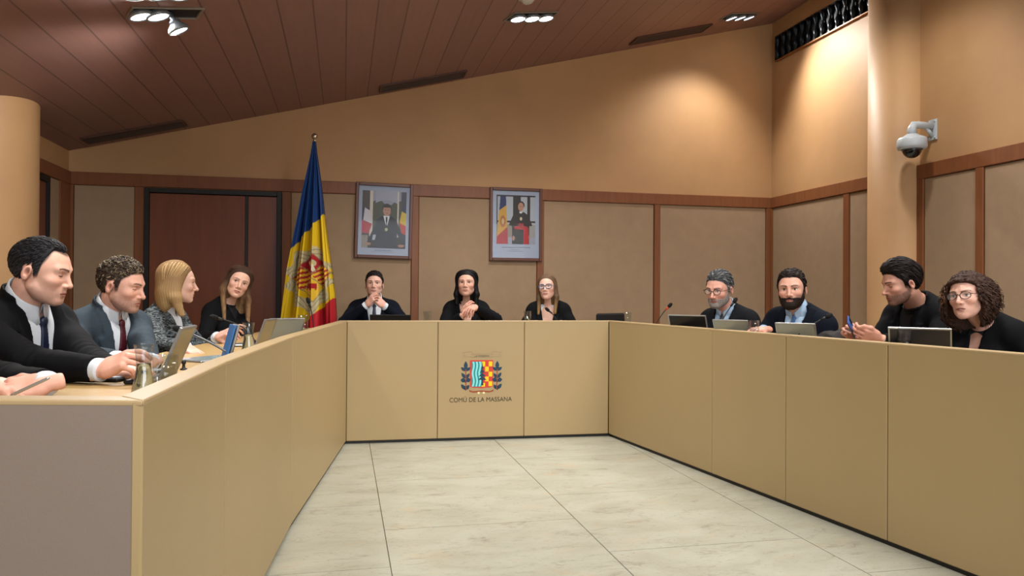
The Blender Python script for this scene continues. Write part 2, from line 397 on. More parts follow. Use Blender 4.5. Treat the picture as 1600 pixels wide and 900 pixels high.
for i in range(nb):
    y = -hl+0.05+(2*hl-0.1)*i/(nb-1)
    q = MB(); q.lathe([(0.010, 0), (0.022, 0.03), (0.030, 0.06), (0.022, 0.095), (0.011, 0.125), (0.011, 0.15), (0.03, 0.2), (0.03, gh-0.03)], (-0.022, y, 0.014), n=14); q.build('baluster' if i == 0 else 'baluster.%03d' % i, dk, ga)

# ---- dome camera on the right wall
wp = on_right(1459, 203); cw = mat('white_camera_plastic', '#b4bcc0', 0.4)
dc = empty('dome_security_camera', (XR, wp.y, wp.z)); tag(dc, 'white dome security camera on a wall arm above the right panelling', 'security camera')
k = 0.93
q = MB(); q.box((-0.008, 0, 0), (0.008, 0.045*k, 0.088*k), bev=0.003)
for sy in (-1, 1):
    for sz in (-1, 1): q.lathe([(0.008, 0), (0.008, 0.006), (0, 0.007)], (-0.016, sy*0.03, sz*0.065), n=10, R=frame((0, 0, 1), (-1, 0, 0)))
q.build('wall_plate', cw, dc)
q = MB(); q.tube([(-0.01, 0, 0.03), (-0.14, 0, 0.032), (-0.185, 0, 0.028), (-0.2, 0, 0.0), (-0.2, 0, -0.06)], [0.026, 0.028, 0.031, 0.033, 0.036], n=14)
q.tube([(-0.01, 0, -0.05), (-0.08, 0, 0.02)], [0.016, 0.014], n=10); q.build('arm', cw, dc)
q = MB(); q.lathe([(0.04, 0.0), (0.062, -0.015), (0.098, -0.03), (0.108, -0.045), (0.110, -0.10), (0.100, -0.118), (0.07, -0.12)][::-1], (-0.2, 0, -0.045), n=32); fix_normals(q.build('housing', cw, dc))
q = MB(); q.lathe([(0.072*math.cos(a), -0.072*math.sin(a)) for a in np.linspace(0, math.pi/2, 9)], (-0.2, 0, -0.162), n=28); fix_normals(q.build('lens_dome', mat('smoked_dome', '#0c0d10', 0.08, spec=0.8), dc))
q = MB(); q.lathe([(0.078, 0.0), (0.078, -0.012), (0.071, -0.014)], (-0.2, 0, -0.158), n=28); fix_normals(q.build('dome_ring', mat('camera_ring', '#5a5f62', 0.4), dc))

# ---- things in the sloping ceiling
cn = Vector((SL, 0, -1)).normalized(); cx = Vector((1, 0, SL)).normalized(); cy = Vector((0, 1, 0))
def on_ceil(x, y): return on_plane(x, y, (XL, 0, zc(XL)), cn)
CR = np.array([[cx.x, 0, -cn.x], [0, 1, 0], [cx.z, 0, -cn.z]]).astype(float)   # local x along slope, y back, z up out of the room
def ceil_empty(name, p):
    o = empty(name, p); o.rotation_euler = Matrix(CR.tolist()).to_euler(); return o
dark_slot = mat('vent_slot_dark', '#3c302a', 0.5)
def vent(p0, p1, label):
    a, b = on_ceil(*p0), on_ceil(*p1); b.y = a.y; b.z = zc(b.x); c = (a+b)/2; hl = (b-a).length/2
    e = ceil_empty('ceiling_air_vent', c); tag(e, label, 'vent', None)
    q = MB(); wv = 0.11
    for s in (-1, 1): q.box((0, s*wv, -0.008), (hl, 0.008, 0.009)); q.box((s*hl, 0, -0.008), (0.008, wv, 0.009))
    q.build('vent_frame', mat('vent_frame_brown', '#4e3024', 0.5), e)
    q = MB()
    for i in range(9): q.box((0, -wv+0.02+i*(2*wv-0.04)/8, -0.006), (hl-0.008, 0.0035, 0.006))
    q.build('slats', mat('vent_slats', '#4a3a32', 0.5), e)
    q = MB(); q.box((0, 0, -0.002), (hl-0.006, wv-0.006, 0.002)); q.build('backing', dark_slot, e)
vent((132, 219), (290, 194), 'dark slotted air vent in the low left end of the ceiling')
vent((594, 138), (726, 114), 'dark slotted air vent in the middle of the ceiling edge')
vent((990, 63), (1108, 40), 'dark slotted air vent in the high right end of the ceiling')

# ---- recessed three-lamp fittings
lampglow = mat('lamp_glow', '#ffffff', 0.3, emit='#f2f7ff', estr=5.0)
chrome = mat('lamp_white_metal', '#7c8082', 0.3, 0.4); boxdark = mat('fitting_dark', '#1a1f23', 0.45); fr_m = mat('fitting_frame', '#8d8478', 0.4, 0.4)
LAMPS = []
def fitting(c, nlamp, label, hl=0.26, hw=0.095, spin=0.0, tilt=(0, 0), hang=None, empties=0, group=None, energy=40, aims=None, yawl=0.0):
    e = ceil_empty('recessed_ceiling_light', c); CRs = CR @ Rz(spin); e.rotation_euler = Matrix(CRs.tolist()).to_euler()
    tag(e, label, 'ceiling light', group)
    q = MB(); t = 0.014
    for s in (-1, 1): q.box((0, s*(hw-t/2), -0.005), (hl, t/2, 0.006), bev=0.002); q.box((s*(hl-t/2), 0, -0.005), (t/2, hw-t, 0.006), bev=0.002)
    q.build('fitting_frame', fr_m, e)
    q = MB(); q.box((0, 0, -0.001), (hl-t, hw-t, 0.0015)); q.build('fitting_box', boxdark, e)
    n = nlamp+empties
    for i in range(nlamp):
        x = -hl+t+(2*hl-2*t)*(i+0.5)/n; down = -0.02; R = None; rad = 0.068
        if hang is not None and i == hang: down = -0.10; rad = 0.06
        # lamp head: ring, bowl, glowing lens
        ax = Vector((tilt[0], tilt[1], -1)).normalized() if not (hang is not None and i == hang) else Vector((0.25, -0.25, -1)).normalized()
        Rl = frame((0, 1, 0), tuple(-ax)); Rl = Rl
        q = MB(); q.lathe([(rad*0.55, 0.035), (rad*0.9, 0.012), (rad, 0.0), (rad, -0.012), (rad*0.86, -0.014), (rad*0.84, 0.0)], (x, 0, down), n=28, R=Rl)
        if hang is not None and i == hang: q.lathe([(0.012, 0.10), (0.016, 0.06), (0.03, 0.05), (0.033, 0.03)], (x, 0, down), n=16, R=Rl)
        lo = fix_normals(q.build('lamp_head', chrome, e))
        q = MB(); q.lathe([(rad*0.84, -0.008), (rad*0.6, -0.004), (rad*0.3, 0.004), (0.0, 0.006)], (x, 0, down), n=24, R=Rl); q.build('lamp_lens', lampglow, lo)
        wpos = Vector(e.location)+Vector((CRs @ np.array([x, 0, down-0.075])).tolist())
        LAMPS.append((wpos, Vector((CR @ np.array(tuple(ax))).tolist()) if aims is None else (Vector(aims[i])-wpos).normalized(), energy))
    return e
def fit_corners(bl, br, tr, tl):
    a, b, c, d = (on_ceil(*p) for p in (bl, br, tr, tl)); cen = (a+b+c+d)/4; v = ((b-a)+(c-d))/2; lx_ = np.linalg.inv(CR) @ np.array(tuple(v)); n_ = ((d-a)+(c-b))/2; ly_ = np.linalg.inv(CR) @ np.array(tuple(n_)); sp = math.atan2(lx_[1], lx_[0])
    return cen, v.length/2, abs(-ly_[0]*math.sin(sp)+ly_[1]*math.cos(sp))/2, sp
F1 = fit_corners((188, 27), (305, 28), (323, 12), (213, 9)); F2 = fit_corners((787, 31.5), (858, 30), (871, 17), (803, 18.5)); F3 = fit_corners((1129, 29.5), (1173, 29), (1181, 19), (1138, 20)); F0 = fit_corners((176, -7), (293, -6), (311, -22), (201, -25))
# ------------------------------------------------------------------ the U of desks
H = 0.92; WT = 0.85
pan = mat('ochre_leather_panel', '#a48f68', 0.42, noise=0.03, nscale=1.2, bump=0.05, bscale=180, spec=0.4)
pan_end = mat('taupe_leather_panel', '#867a70', 0.42, noise=0.03, nscale=1.2, bump=0.05, bscale=180, spec=0.4)
top_m = mat('oak_worktop', '#ab8d5c', 0.35, noise=0.05, nscale=3, nstretch=(1, 6, 1), spec=0.5)
ledge_m = mat('ledge_leather', '#ad9670', 0.38, noise=0.03, nscale=2, bump=0.04, bscale=150, spec=0.45)
plinth_m = mat('black_plinth', '#121212', 0.5)
seam_m = mat('dark_seam', '#3b2f1c', 0.8)
def g2(p): return Vector((p.x, p.y, 0))
A = g2(on_z(540.5, 694, 0)); B = g2(on_z(950.5, 681.5, 0))                          # inner corners of the centre run
L1 = g2(on_z(455, 827, 0)); L2 = g2(on_z(353, 565, H)); L3 = g2(on_z(223, 626, H))
R1 = g2(on_z(1506.7, 900, 0)); rd = (R1-B).normalized()
def along(x, a, d):                                                                # where column x meets the ground line a + t d
    r = ray(x, 450); det = r.x*(-d.y)+r.y*d.x
    s = (a.x*(-d.y)+a.y*d.x)/det; return Vector((r.x*s, r.y*s, 0))
cd_ = (B-A).normalized()
C1 = along(685, A, cd_); C2 = along(820, A, cd_)
Q1 = along(1113, B, rd); Q2 = along(1228, B, rd); Q3 = along(1387, B, rd)
R4 = Q3+rd*(Q3-Q2).length*1.22; R5 = R4+rd*1.0
TH = 0.022
def side(a, b):            # normal pointing to the seats; a -> b runs with the seats on its left
    d = (b-a).normalized(); return Vector((-d.y, d.x, 0))
def panel(parent, a, b, m=pan, label=None):
    d = (b-a).normalized(); n = side(a, b); L_ = (b-a).length; gap = 0.0016
    R = np.array([[d.x, n.x, 0], [d.y, n.y, 0], [0, 0, 1]]); c = (a+b)/2+n*TH/2
    q = MB(); q.box((c.x, c.y, (H+0.022)/2-0.001), (L_/2-gap, TH/2, (H-0.022)/2), R, bev=0.004); o = q.build('front_panel', m, parent)
    if label: o['label'] = label
    return o
def poly_slab(name, m, parent, pts, z0, z1, bev=0):
    q = MB(); q.prism([(p.x, p.y) for p in pts], z0, z1); o = fix_normals(q.build(name, m, parent))
    if bev:
        md = o.modifiers.new('bevel', 'BEVEL'); md.width = bev; md.segments = 3; md.limit_method = 'ANGLE'
    return o
def offs(pts, d):
    out = []
    for i, p in enumerate(pts):
        ns = []
        if i > 0: ns.append(side(pts[i-1], p))
        if i < len(pts)-1: ns.append(side(p, pts[i+1]))
        n = sum(ns, Vector((0, 0, 0))); n.normalize(); out.append(p+n*d/max(0.3, n.dot(ns[0])))
    return out
LEDGE = 0.062; DEPTH = 0.50
def run(label, pts, panels, cut0=None, cut1=None, deep=0.5):
    """pts: inner line, seats on the left of the walk"""
    root = empty('council_desk', tuple(pts[0])); tag(root, label, 'desk'); inv = -pts[0]
    def loc(ps): return [p+inv for p in ps]
    for (a, b, m, lb) in panels: panel(root, a+inv, b+inv, m, lb)
    l0, l1 = offs(pts, -0.001), offs(pts, LEDGE); w0, w1 = offs(pts, LEDGE), offs(pts, deep)
    if cut0: l1[0] = cut0(l1[0], pts[0]); w0[0] = cut0(w0[0], pts[0]); w1[0] = cut0(w1[0], pts[0])
    if cut1: l1[-1] = cut1(l1[-1], pts[-1]); w0[-1] = cut1(w0[-1], pts[-1]); w1[-1] = cut1(w1[-1], pts[-1])
    poly_slab('ledge', ledge_m, root, loc(l0+l1[::-1]), H-0.012, H+0.0005, 0.004)
    poly_slab('worktop', top_m, root, loc(w0+w1[::-1]), WT-0.035, WT, 0.003)
    def cut(ps):
        if cut0: ps[0] = cut0(ps[0], pts[0])
        if cut1: ps[-1] = cut1(ps[-1], pts[-1])
        return ps
    poly_slab('plinth', plinth_m, root, loc(cut(offs(pts, 0.012))+cut(offs(pts, 0.06))[::-1]), 0, 0.03)
    poly_slab('backing_board', plinth_m, root, loc(cut(offs(pts, TH+0.002))+cut(offs(pts, TH+0.018))[::-1]), 0.03, H-0.013)
    return root
# mitres between runs
def mitre_line(p, q_in, q_out):
    d1 = (p-q_in).normalized(); d2 = (q_out-p).normalized(); n = (side(q_in, p)+side(p, q_out)).normalized(); return n
mA = mitre_line(A, L1, B); mB = mitre_line(B, A, Q1)
def cutter(m):
    def f(q, p):
        # project q (on its offset line) to the mitre through p
        dist = (q-p).length; n = m
        return p+n*(dist/1.0)/max(0.2, (q-p).normalized().dot(n))
    return f
E1d = (g2(on_z(0, 624.5, H))-L3).normalized(); E1 = L3+E1d*1.35; mE = (side(E1, L3)+side(L3, L2)).normalized()
run('left desk run of ochre panels, curving towards the viewer', [L3, L2, L1, A],
    [(L3, L2, pan, None), (L2, L1, pan, None), (L1, A, pan, None)], cut0=cutter(mE), cut1=cutter(mA), deep=0.58)
dctr = run('centre desk run carrying the coat of arms, facing the viewer', [A, B], [(A, C1, pan, None), (C1, C2, pan, None), (C2, B, pan, None)], cut0=cutter(mA), cut1=cutter(mB), deep=0.36)
run('long right desk run of tan panels, widening towards the viewer', [B, Q1, Q2, Q3, R4, R5],
    [(B, Q1, pan, None), (Q1, Q2, pan, None), (Q2, Q3, pan, None), (Q3, R4, pan, None), (R4, R5, pan, None)], cut0=cutter(mB), deep=0.34)
# end desk at the near left, faces the camera
# seats lie on the right of L3->E1, so walk E1 -> L3
root = empty('council_desk', tuple(E1)); tag(root, 'near end desk with taupe front panel at the bottom left corner', 'desk')
iv = -E1
panel(root, E1+iv, E1+iv+(L3-E1)*0.5, pan_end); panel(root, E1+iv+(L3-E1)*0.5, L3+iv-(L3-E1).normalized()*0.004, pan_end)
sE = side(E1, L3)
def cutE(d): return L3+mE*d/mE.dot(sE)
def eslab(name, m, d0, d1, z0, z1, bev=0): poly_slab(name, m, root, [p+iv for p in (E1+sE*d0, cutE(d0), cutE(d1), E1+sE*d1)], z0, z1, bev)
eslab('ledge', ledge_m, -0.001, LEDGE, H-0.012, H+0.0005, 0.004)
eslab('worktop', top_m, LEDGE, DEPTH, WT-0.035, WT, 0.0)
eslab('plinth', plinth_m, 0.012, 0.06, 0, 0.03)
eslab('backing_board', plinth_m, TH+0.002, TH+0.018, 0.03, H-0.013)

DESK_LINES = [[E1, L3], [L3, L2, L1, A], [A, B], [B, Q1, Q2, Q3, R4, R5]]
DESK_POLY = [L3, L2, L1, A, B, Q1, Q2, Q3, R4, R5]
# ---- coat of arms and lettering on the centre panel: flat pieces 2 mm proud
dB = (B-A).normalized(); nB = side(A, B)
ec = (C1+C2)/2; ec = along(752.5, A, cd_)
wpx = proj(ec+Vector((0, 0, 0.6)))
def text_mesh(name, s, size, m, parent, loc_fn, z_off, weight=0.0):
    cu = bpy.data.curves.new(name, 'FONT'); cu.body = s; cu.size = size; cu.align_x = 'CENTER'; cu.extrude = 0.0006; cu.offset = weight
    ob = bpy.data.objects.new(name, cu); COL.objects.link(ob); bpy.context.view_layer.update()
    dg = bpy.context.evaluated_depsgraph_get(); me = bpy.data.meshes.new_from_object(ob.evaluated_get(dg)); bpy.data.objects.remove(ob)
    me.name = name; me.materials.clear(); me.materials.append(m); o2 = bpy.data.objects.new(name, me); COL.objects.link(o2)
    for v in me.vertices: v.co = loc_fn(v.co.x, v.co.y, v.co.z+z_off)
    o2.parent = parent; return o2
pxm = wpx[2]/F/cd_.dot(Vector((math.cos(YAW), -math.sin(YAW), 0)))     # metres along the panel per pixel
pym = wpx[2]/F
def emb(u, v, w=0.0):
    """u, v in photo pixels from the emblem centre (752.5, 588); w metres towards the viewer"""
    p = ec+cd_*(u*pxm)-nB*w; z = on_z_vert(588-v); return Vector((p.x, p.y, z))+(-A)
def on_z_vert(y):
    d = ray(752.5, y); n = Vector((-cd_.y, cd_.x, 0)); return (CAM+d*((A-Vector((0, 0, 0))-g2(CAM)).dot(n)/d.dot(n))).z
cl = {k: mat('emblem_'+k, v, 0.5) for k, v in dict(red='#c4382c', teal='#127f78', aqua='#7fd3dc', navy='#10354a', yellow='#f2c500', brown='#8f3f22', line='#8b7b60', cream='#eadba0').items()}
def flat(name, polys, m, parent, w=0.001, w2=0.0):
    q = MB()
    for poly in polys:
        n = len(poly); V = [tuple(emb(u, v, w)) for u, v in poly]+[tuple(emb(u, v, w2)) for u, v in poly]
        q.add(V, [tuple(range(n)), tuple(range(n, 2*n))[::-1]]+[(i, (i+1) % n, n+(i+1) % n, n+i) for i in range(n)])
    return fix_normals(q.build(name, m, parent))
# scale of the detail picture: 7.5 px per photo px, origin (660, 530); emblem centre there = (693.75, 435)
def zp(pts): return [((x-693.75)/7.5, -(y-435)/7.5) for x, y in pts]
em = flat('coat_of_arms', [zp([(563, 245), (835, 245), (835, 555), (790, 568), (740, 568), (700, 575), (660, 568), (610, 568), (565, 555)])], cl['red'], dctr, 0.001)
em['label'] = 'coloured coat of arms with tree, waves and chequers'
flat('wave_field', [zp([(586, 262), (700, 262), (700, 556), (600, 556), (586, 545)])], cl['teal'], em, 0.002, 0.001)
def wave(x): 
    Lp, Rp = [], []
    for i in range(25):
        y = 262+(553-262)*i/24; o = 7*math.sin((y-262)/291*2*math.pi*1.6); Lp.append((x-11+o, y)); Rp.append((x+11+o, y))
    return zp(Lp+Rp[::-1])
flat('wave', [wave(604)], cl['aqua'], em, 0.003, 0.002); flat('wave', [wave(642)], cl['aqua'], em, 0.003, 0.002); flat('wave', [wave(680)], cl['aqua'], em, 0.003, 0.002)
ch = []
for (x, y) in ((720, 262), (804, 262), (762, 322), (804, 382), (762, 438), (804, 495), (720, 512), (762, 322)):
    ch.append(zp([(x-21, y), (x+21, y), (x+21, y+56 if y+56 < 556 else 556), (x-21, y+56 if y+56 < 556 else 556)]))
flat('chequers', ch, cl['yellow'], em, 0.002, 0.001)
tree = []
for (y, hw) in ((262, 6), (300, 18), (345, 30), (390, 42), (430, 52)):
    tree.append([(708, y), (708+hw, y+48), (708+hw*0.4, y+44), (708-hw*0.4, y+44), (708-hw, y+48)])
tree.append([(700, 468), (716, 468), (722, 540), (696, 540)])
flat('tree', [zp(t) for t in tree], cl['navy'], em, 0.0045, 0.003)
def leaf(cx_, cy_, l, w, a):
    return zp([(cx_+math.cos(a)*l*t+math.sin(a)*w*math.sin(math.pi*t)*s, cy_+math.sin(a)*l*t-math.cos(a)*w*math.sin(math.pi*t)*s) for (t, s) in [(i/8, 1) for i in range(9)]+[(i/8, -1) for i in range(7, 0, -1)]])
for s in (-1, 1):
    bx = 700+s*183; lv = []
    for (dx, dy, l, w, a) in ((0, 360, 105, 22, -1.57), (0, 370, 70, 18, -2.5), (0, 370, 70, 18, -0.65), (0, 460, 75, 18, -2.2), (0, 460, 85, 18, -0.95), (0, 480, 60, 26, -3.0), (0, 480, 60, 26, -0.1), (0, 510, 40, 20, -1.57),
                              (0, 590, 70, 20, -2.2), (0, 590, 85, 20, -0.9), (0, 600, 60, 18, -1.57)):
        lv.append(leaf(bx+(dx)*s, dy, l, w, a if s > 0 else math.pi-a))
    sp = flat('leaf_spray', lv, cl['navy'], em, 0.002)
    flat('stem', [zp([(bx-5, 350), (bx+5, 350), (bx-s*4+5, 590), (bx-s*4-5, 590)])], cl['brown'], em, 0.0028, 0.0015)
flat('ribbon', [zp([(555, 590), (600, 608), (700, 600), (800, 608), (845, 590), (840, 612), (790, 625), (700, 615), (610, 625), (562, 612)])], cl['brown'], em, 0.0015)
for x in (668, 728): flat('acorn', [zp([(x+13*math.cos(a), 628+13*math.sin(a)) for a in np.linspace(0, 2*math.pi, 12, endpoint=False)])], cl['cream'], em, 0.002)
def outline(pts, w=3.2):
    out = []
    for (a, b) in zip(pts, pts[1:]):
        dx, dy = b[0]-a[0], b[1]-a[1]; l = math.hypot(dx, dy); nx, ny = -dy/l*w/2, dx/l*w/2
        out.append(zp([(a[0]+nx, a[1]+ny), (b[0]+nx, b[1]+ny), (b[0]-nx, b[1]-ny), (a[0]-nx, a[1]-ny)]))
    return out
sc = []
sc += outline([(600, 172), (815, 172), (815, 215), (600, 215), (600, 172)]); 
for s in (-1, 1):
    f = lambda x: 706+s*(x-706)
    sc += outline([(f(815), 215), (f(835), 205), (f(930), 205), (f(905), 182), (f(930), 155), (f(835), 145), (f(820), 150), (f(828), 180), (f(815), 172)])
flat('name_scroll', sc, cl['line'], em, 0.001)
text_mesh('scroll_lettering', 'LA MASSANA', 0.0215, mat('grey_lettering', '#6f624c', 0.6), em, lambda x, y, z: emb(0, 0)+cd_*(x*0.93+0.006)+Vector((0, 0, on_z_vert(530+206/7.5)-emb(0, 0).z+y))-nB*(z+0.001), 0.001)
text_mesh('lettering', 'COMÚ DE LA MASSANA', 0.052, mat('brown_lettering', '#4a3c2a', 0.6), dctr, lambda x, y, z: emb(0, 0)+cd_*(x*0.875+0.0)+Vector((0, 0, on_z_vert(627.5)-emb(0, 0).z+y*0.95))-nB*(z+0.001), 0.001)
# ------------------------------------------------------------------ implicit surfaces -> smooth meshes
def smin(a, b, k):
    h = np.maximum(k-np.abs(a-b), 0)/k; return np.minimum(a, b)-h*h*k*0.25
def smax(a, b, k): return -smin(-a, -b, k)
def s_ell(p, c, r):
    q = (p-np.array(c, np.float32)); r = np.array(r, np.float32)
    k0 = np.sqrt(((q/r)**2).sum(1)); k1 = np.sqrt(((q/(r*r))**2).sum(1))
    return k0*(k0-1)/np.maximum(k1, 1e-6)
def s_cone(p, a, b, r1, r2, flat=None):
    a = np.array(a, np.float32); b = np.array(b, np.float32); ba = b-a
    t = np.clip(((p-a) @ ba)/max(float(ba @ ba), 1e-9), 0, 1)
    q = p-a-t[:, None]*ba
    if flat is not None: ax, k = flat; ax = np.array(ax, np.float32); d = q @ ax; q = q+ax*(d*(k-1))[:, None]
    return np.sqrt((q*q).sum(1))-(r1+(r2-r1)*t)
def s_sph(p, c, r): return np.sqrt(((p-np.array(c, np.float32))**2).sum(1))-r
def s_box(p, c, h, r=0.0):
    q = np.abs(p-np.array(c, np.float32))-np.array(h, np.float32)+r
    return np.sqrt((np.maximum(q, 0)**2).sum(1))+np.minimum(q.max(1), 0)-r
def mesh_sdf(f, lo, hi, h, co=4):
    """surface nets of f over the box; only blocks near the surface are evaluated finely. returns V (n,3), quads (m,4)"""
    lo = np.array(lo, np.float32); hi = np.array(hi, np.float32)
    nb = np.ceil((hi-lo)/(h*co)).astype(int)+1; n = nb*co
    ax = [lo[i]+h*co*(np.arange(nb[i])+0.5) for i in range(3)]
    G = np.stack(np.meshgrid(*ax, indexing='ij'), -1).reshape(-1, 3).astype(np.float32)
    v = f(G); act = np.abs(v) < h*co*1.75
    D = np.repeat(np.repeat(np.repeat(v.reshape(nb), co, 0), co, 1), co, 2).astype(np.float32)
    ids = np.argwhere(act.reshape(nb)); o = np.arange(co)
    off = np.stack(np.meshgrid(o, o, o, indexing='ij'), -1).reshape(-1, 3)
    I = (ids[:, None, :]*co+off[None]).reshape(-1, 3)
    Pf = lo+(I+0.5).astype(np.float32)*h
    vals = np.concatenate([f(Pf[i:i+400000]) for i in range(0, len(Pf), 400000)]) if len(Pf) else np.zeros(0)
    D[I[:, 0], I[:, 1], I[:, 2]] = vals
    D[0], D[-1], D[:, 0], D[:, -1], D[:, :, 0], D[:, :, -1] = [np.maximum(x, h*0.5) for x in (D[0], D[-1], D[:, 0], D[:, -1], D[:, :, 0], D[:, :, -1])]
    S = D < 0; c8 = S[:-1, :-1, :-1].astype(np.int8)
    cnt = np.zeros_like(c8)
    for dx in (0, 1):
        for dy in (0, 1):
            for dz in (0, 1): cnt += S[dx:n[0]-1+dx, dy:n[1]-1+dy, dz:n[2]-1+dz]
    m = (cnt > 0) & (cnt < 8); C = np.argwhere(m); idx = -np.ones(m.shape, np.int64); idx[m] = np.arange(len(C))
    cv = {}
    for dx in (0, 1):
        for dy in (0, 1):
            for dz in (0, 1): cv[(dx, dy, dz)] = D[C[:, 0]+dx, C[:, 1]+dy, C[:, 2]+dz]
    acc = np.zeros((len(C), 3)); num = np.zeros(len(C))
    for a in cv:
        for k in range(3):
            if a[k] == 0:
                b = list(a); b[k] = 1; b = tuple(b); va, vb = cv[a], cv[b]; x = (va < 0) != (vb < 0)
                t = np.where(x, va/np.where(x, va-vb, 1), 0); p = np.array(a, float)[None].repeat(len(C), 0); p[:, k] = t
                acc += p*x[:, None]; num += x
    V = lo+(C+0.5+acc/np.maximum(num, 1)[:, None])*h
    quads = []
    for k in range(3):
        s0 = [slice(0, -1) if i == k else slice(1, -1) for i in range(3)]; s1 = [slice(1, None) if i == k else slice(1, -1) for i in range(3)]
        A_, B_ = S[tuple(s0)], S[tuple(s1)]; e = np.argwhere(A_ != B_)
        if not len(e): continue
        flip = A_[tuple(e.T)]
        g = e.copy()
        for i in range(3):
            if i != k: g[:, i] += 1
        i1, i2 = (k+1) % 3, (k+2) % 3
        def cell(d1, d2):
            q = g.copy(); q[:, i1] -= d1; q[:, i2] -= d2; return idx[q[:, 0], q[:, 1], q[:, 2]]
        Q = np.stack([cell(1, 1), cell(0, 1), cell(0, 0), cell(1, 0)], 1); Q[~flip] = Q[~flip][:, ::-1]; quads.append(Q)
    Q = np.concatenate(quads); Q = Q[(Q >= 0).all(1)]
    return V.astype(np.float64), Q
def add_mesh(name, parts, m, parent=None, vcol=False, smooth=True):
    """parts: list of (V, Q or list of faces, colours or None) -> ONE object"""
    Vs, Ls, St, Cs, n = [], [], [], [], 0; tot = []
    for V, Q, C in parts:
        Vs.append(V); 
        if isinstance(Q, np.ndarray): Ls.append((Q+n).ravel()); tot.append(np.full(len(Q), Q.shape[1]))
        else:
            for f in Q: Ls.append(np.array(f)+n); tot.append(np.array([len(f)]))
        Cs.append(C if C is not None else np.ones((len(V), 3))); n += len(V)
    V = np.concatenate(Vs); Lp = np.concatenate(Ls); T = np.concatenate(tot)
    me = bpy.data.meshes.new(name); me.vertices.add(len(V)); me.vertices.foreach_set('co', V.astype(np.float32).ravel())
    me.loops.add(len(Lp)); me.loops.foreach_set('vertex_index', Lp.astype(np.int32))
    me.polygons.add(len(T)); me.polygons.foreach_set('loop_start', (np.cumsum(T)-T).astype(np.int32)); me.polygons.foreach_set('loop_total', T.astype(np.int32))
    me.polygons.foreach_set('use_smooth', np.full(len(T), smooth)); me.update(calc_edges=True); me.validate()
    me.materials.append(m)
    if vcol:
        C = np.concatenate(Cs); at = me.color_attributes.new('Col', 'FLOAT_COLOR', 'POINT'); at.data.foreach_set('color', np.concatenate([C, np.ones((len(C), 1))], 1).astype(np.float32).ravel())
    o = bpy.data.objects.new(name, me); COL.objects.link(o); o.parent = parent; return o

def hashn(p, s=1.0, seed=0):
    """cheap smooth noise in [-1, 1] from a few sines"""
    p = p*s+seed*1.7
    return (np.sin(p[:, 0]*1.0+1.3*np.sin(p[:, 1]*1.7+seed))+np.sin(p[:, 1]*1.1+1.2*np.sin(p[:, 2]*1.5))+np.sin(p[:, 2]*0.9+1.4*np.sin(p[:, 0]*1.3)))/3

# ------------------------------------------------------------------ head: x to the person's right, y forward, z up; eyes at z = 0
def head_core(p, g):
    fem = g.get('fem', 0.0); jw = g.get('jaw', 1.0)*(1-0.07*fem); cw = g.get('width', 1.0)*(1-0.03*fem)
    q = p.copy(); q[:, 0] = np.abs(q[:, 0])/cw
    d = s_ell(q, (0, -0.012, 0.028), (0.074, 0.096, 0.084))
    d = smin(d, s_ell(q, (0, 0.030, -0.015), (0.060, 0.062, 0.088)), 0.03)
    d = smin(d, s_cone(q, (0.046*jw, 0.004, -0.058), (0.014*jw, 0.066, -0.098), 0.018, 0.014), 0.03)
    d = smin(d, s_ell(q, (0, 0.030, -0.070), (0.046*jw, 0.052, 0.038)), 0.025)
    d = smin(d, s_ell(q, (0, 0.072, -0.098), (0.018+0.004*(1-fem), 0.017, 0.016)), 0.018)
    d = smin(d, s_ell(q, (0.040, 0.055, -0.028), (0.021, 0.024, 0.018)), 0.02)
    return d
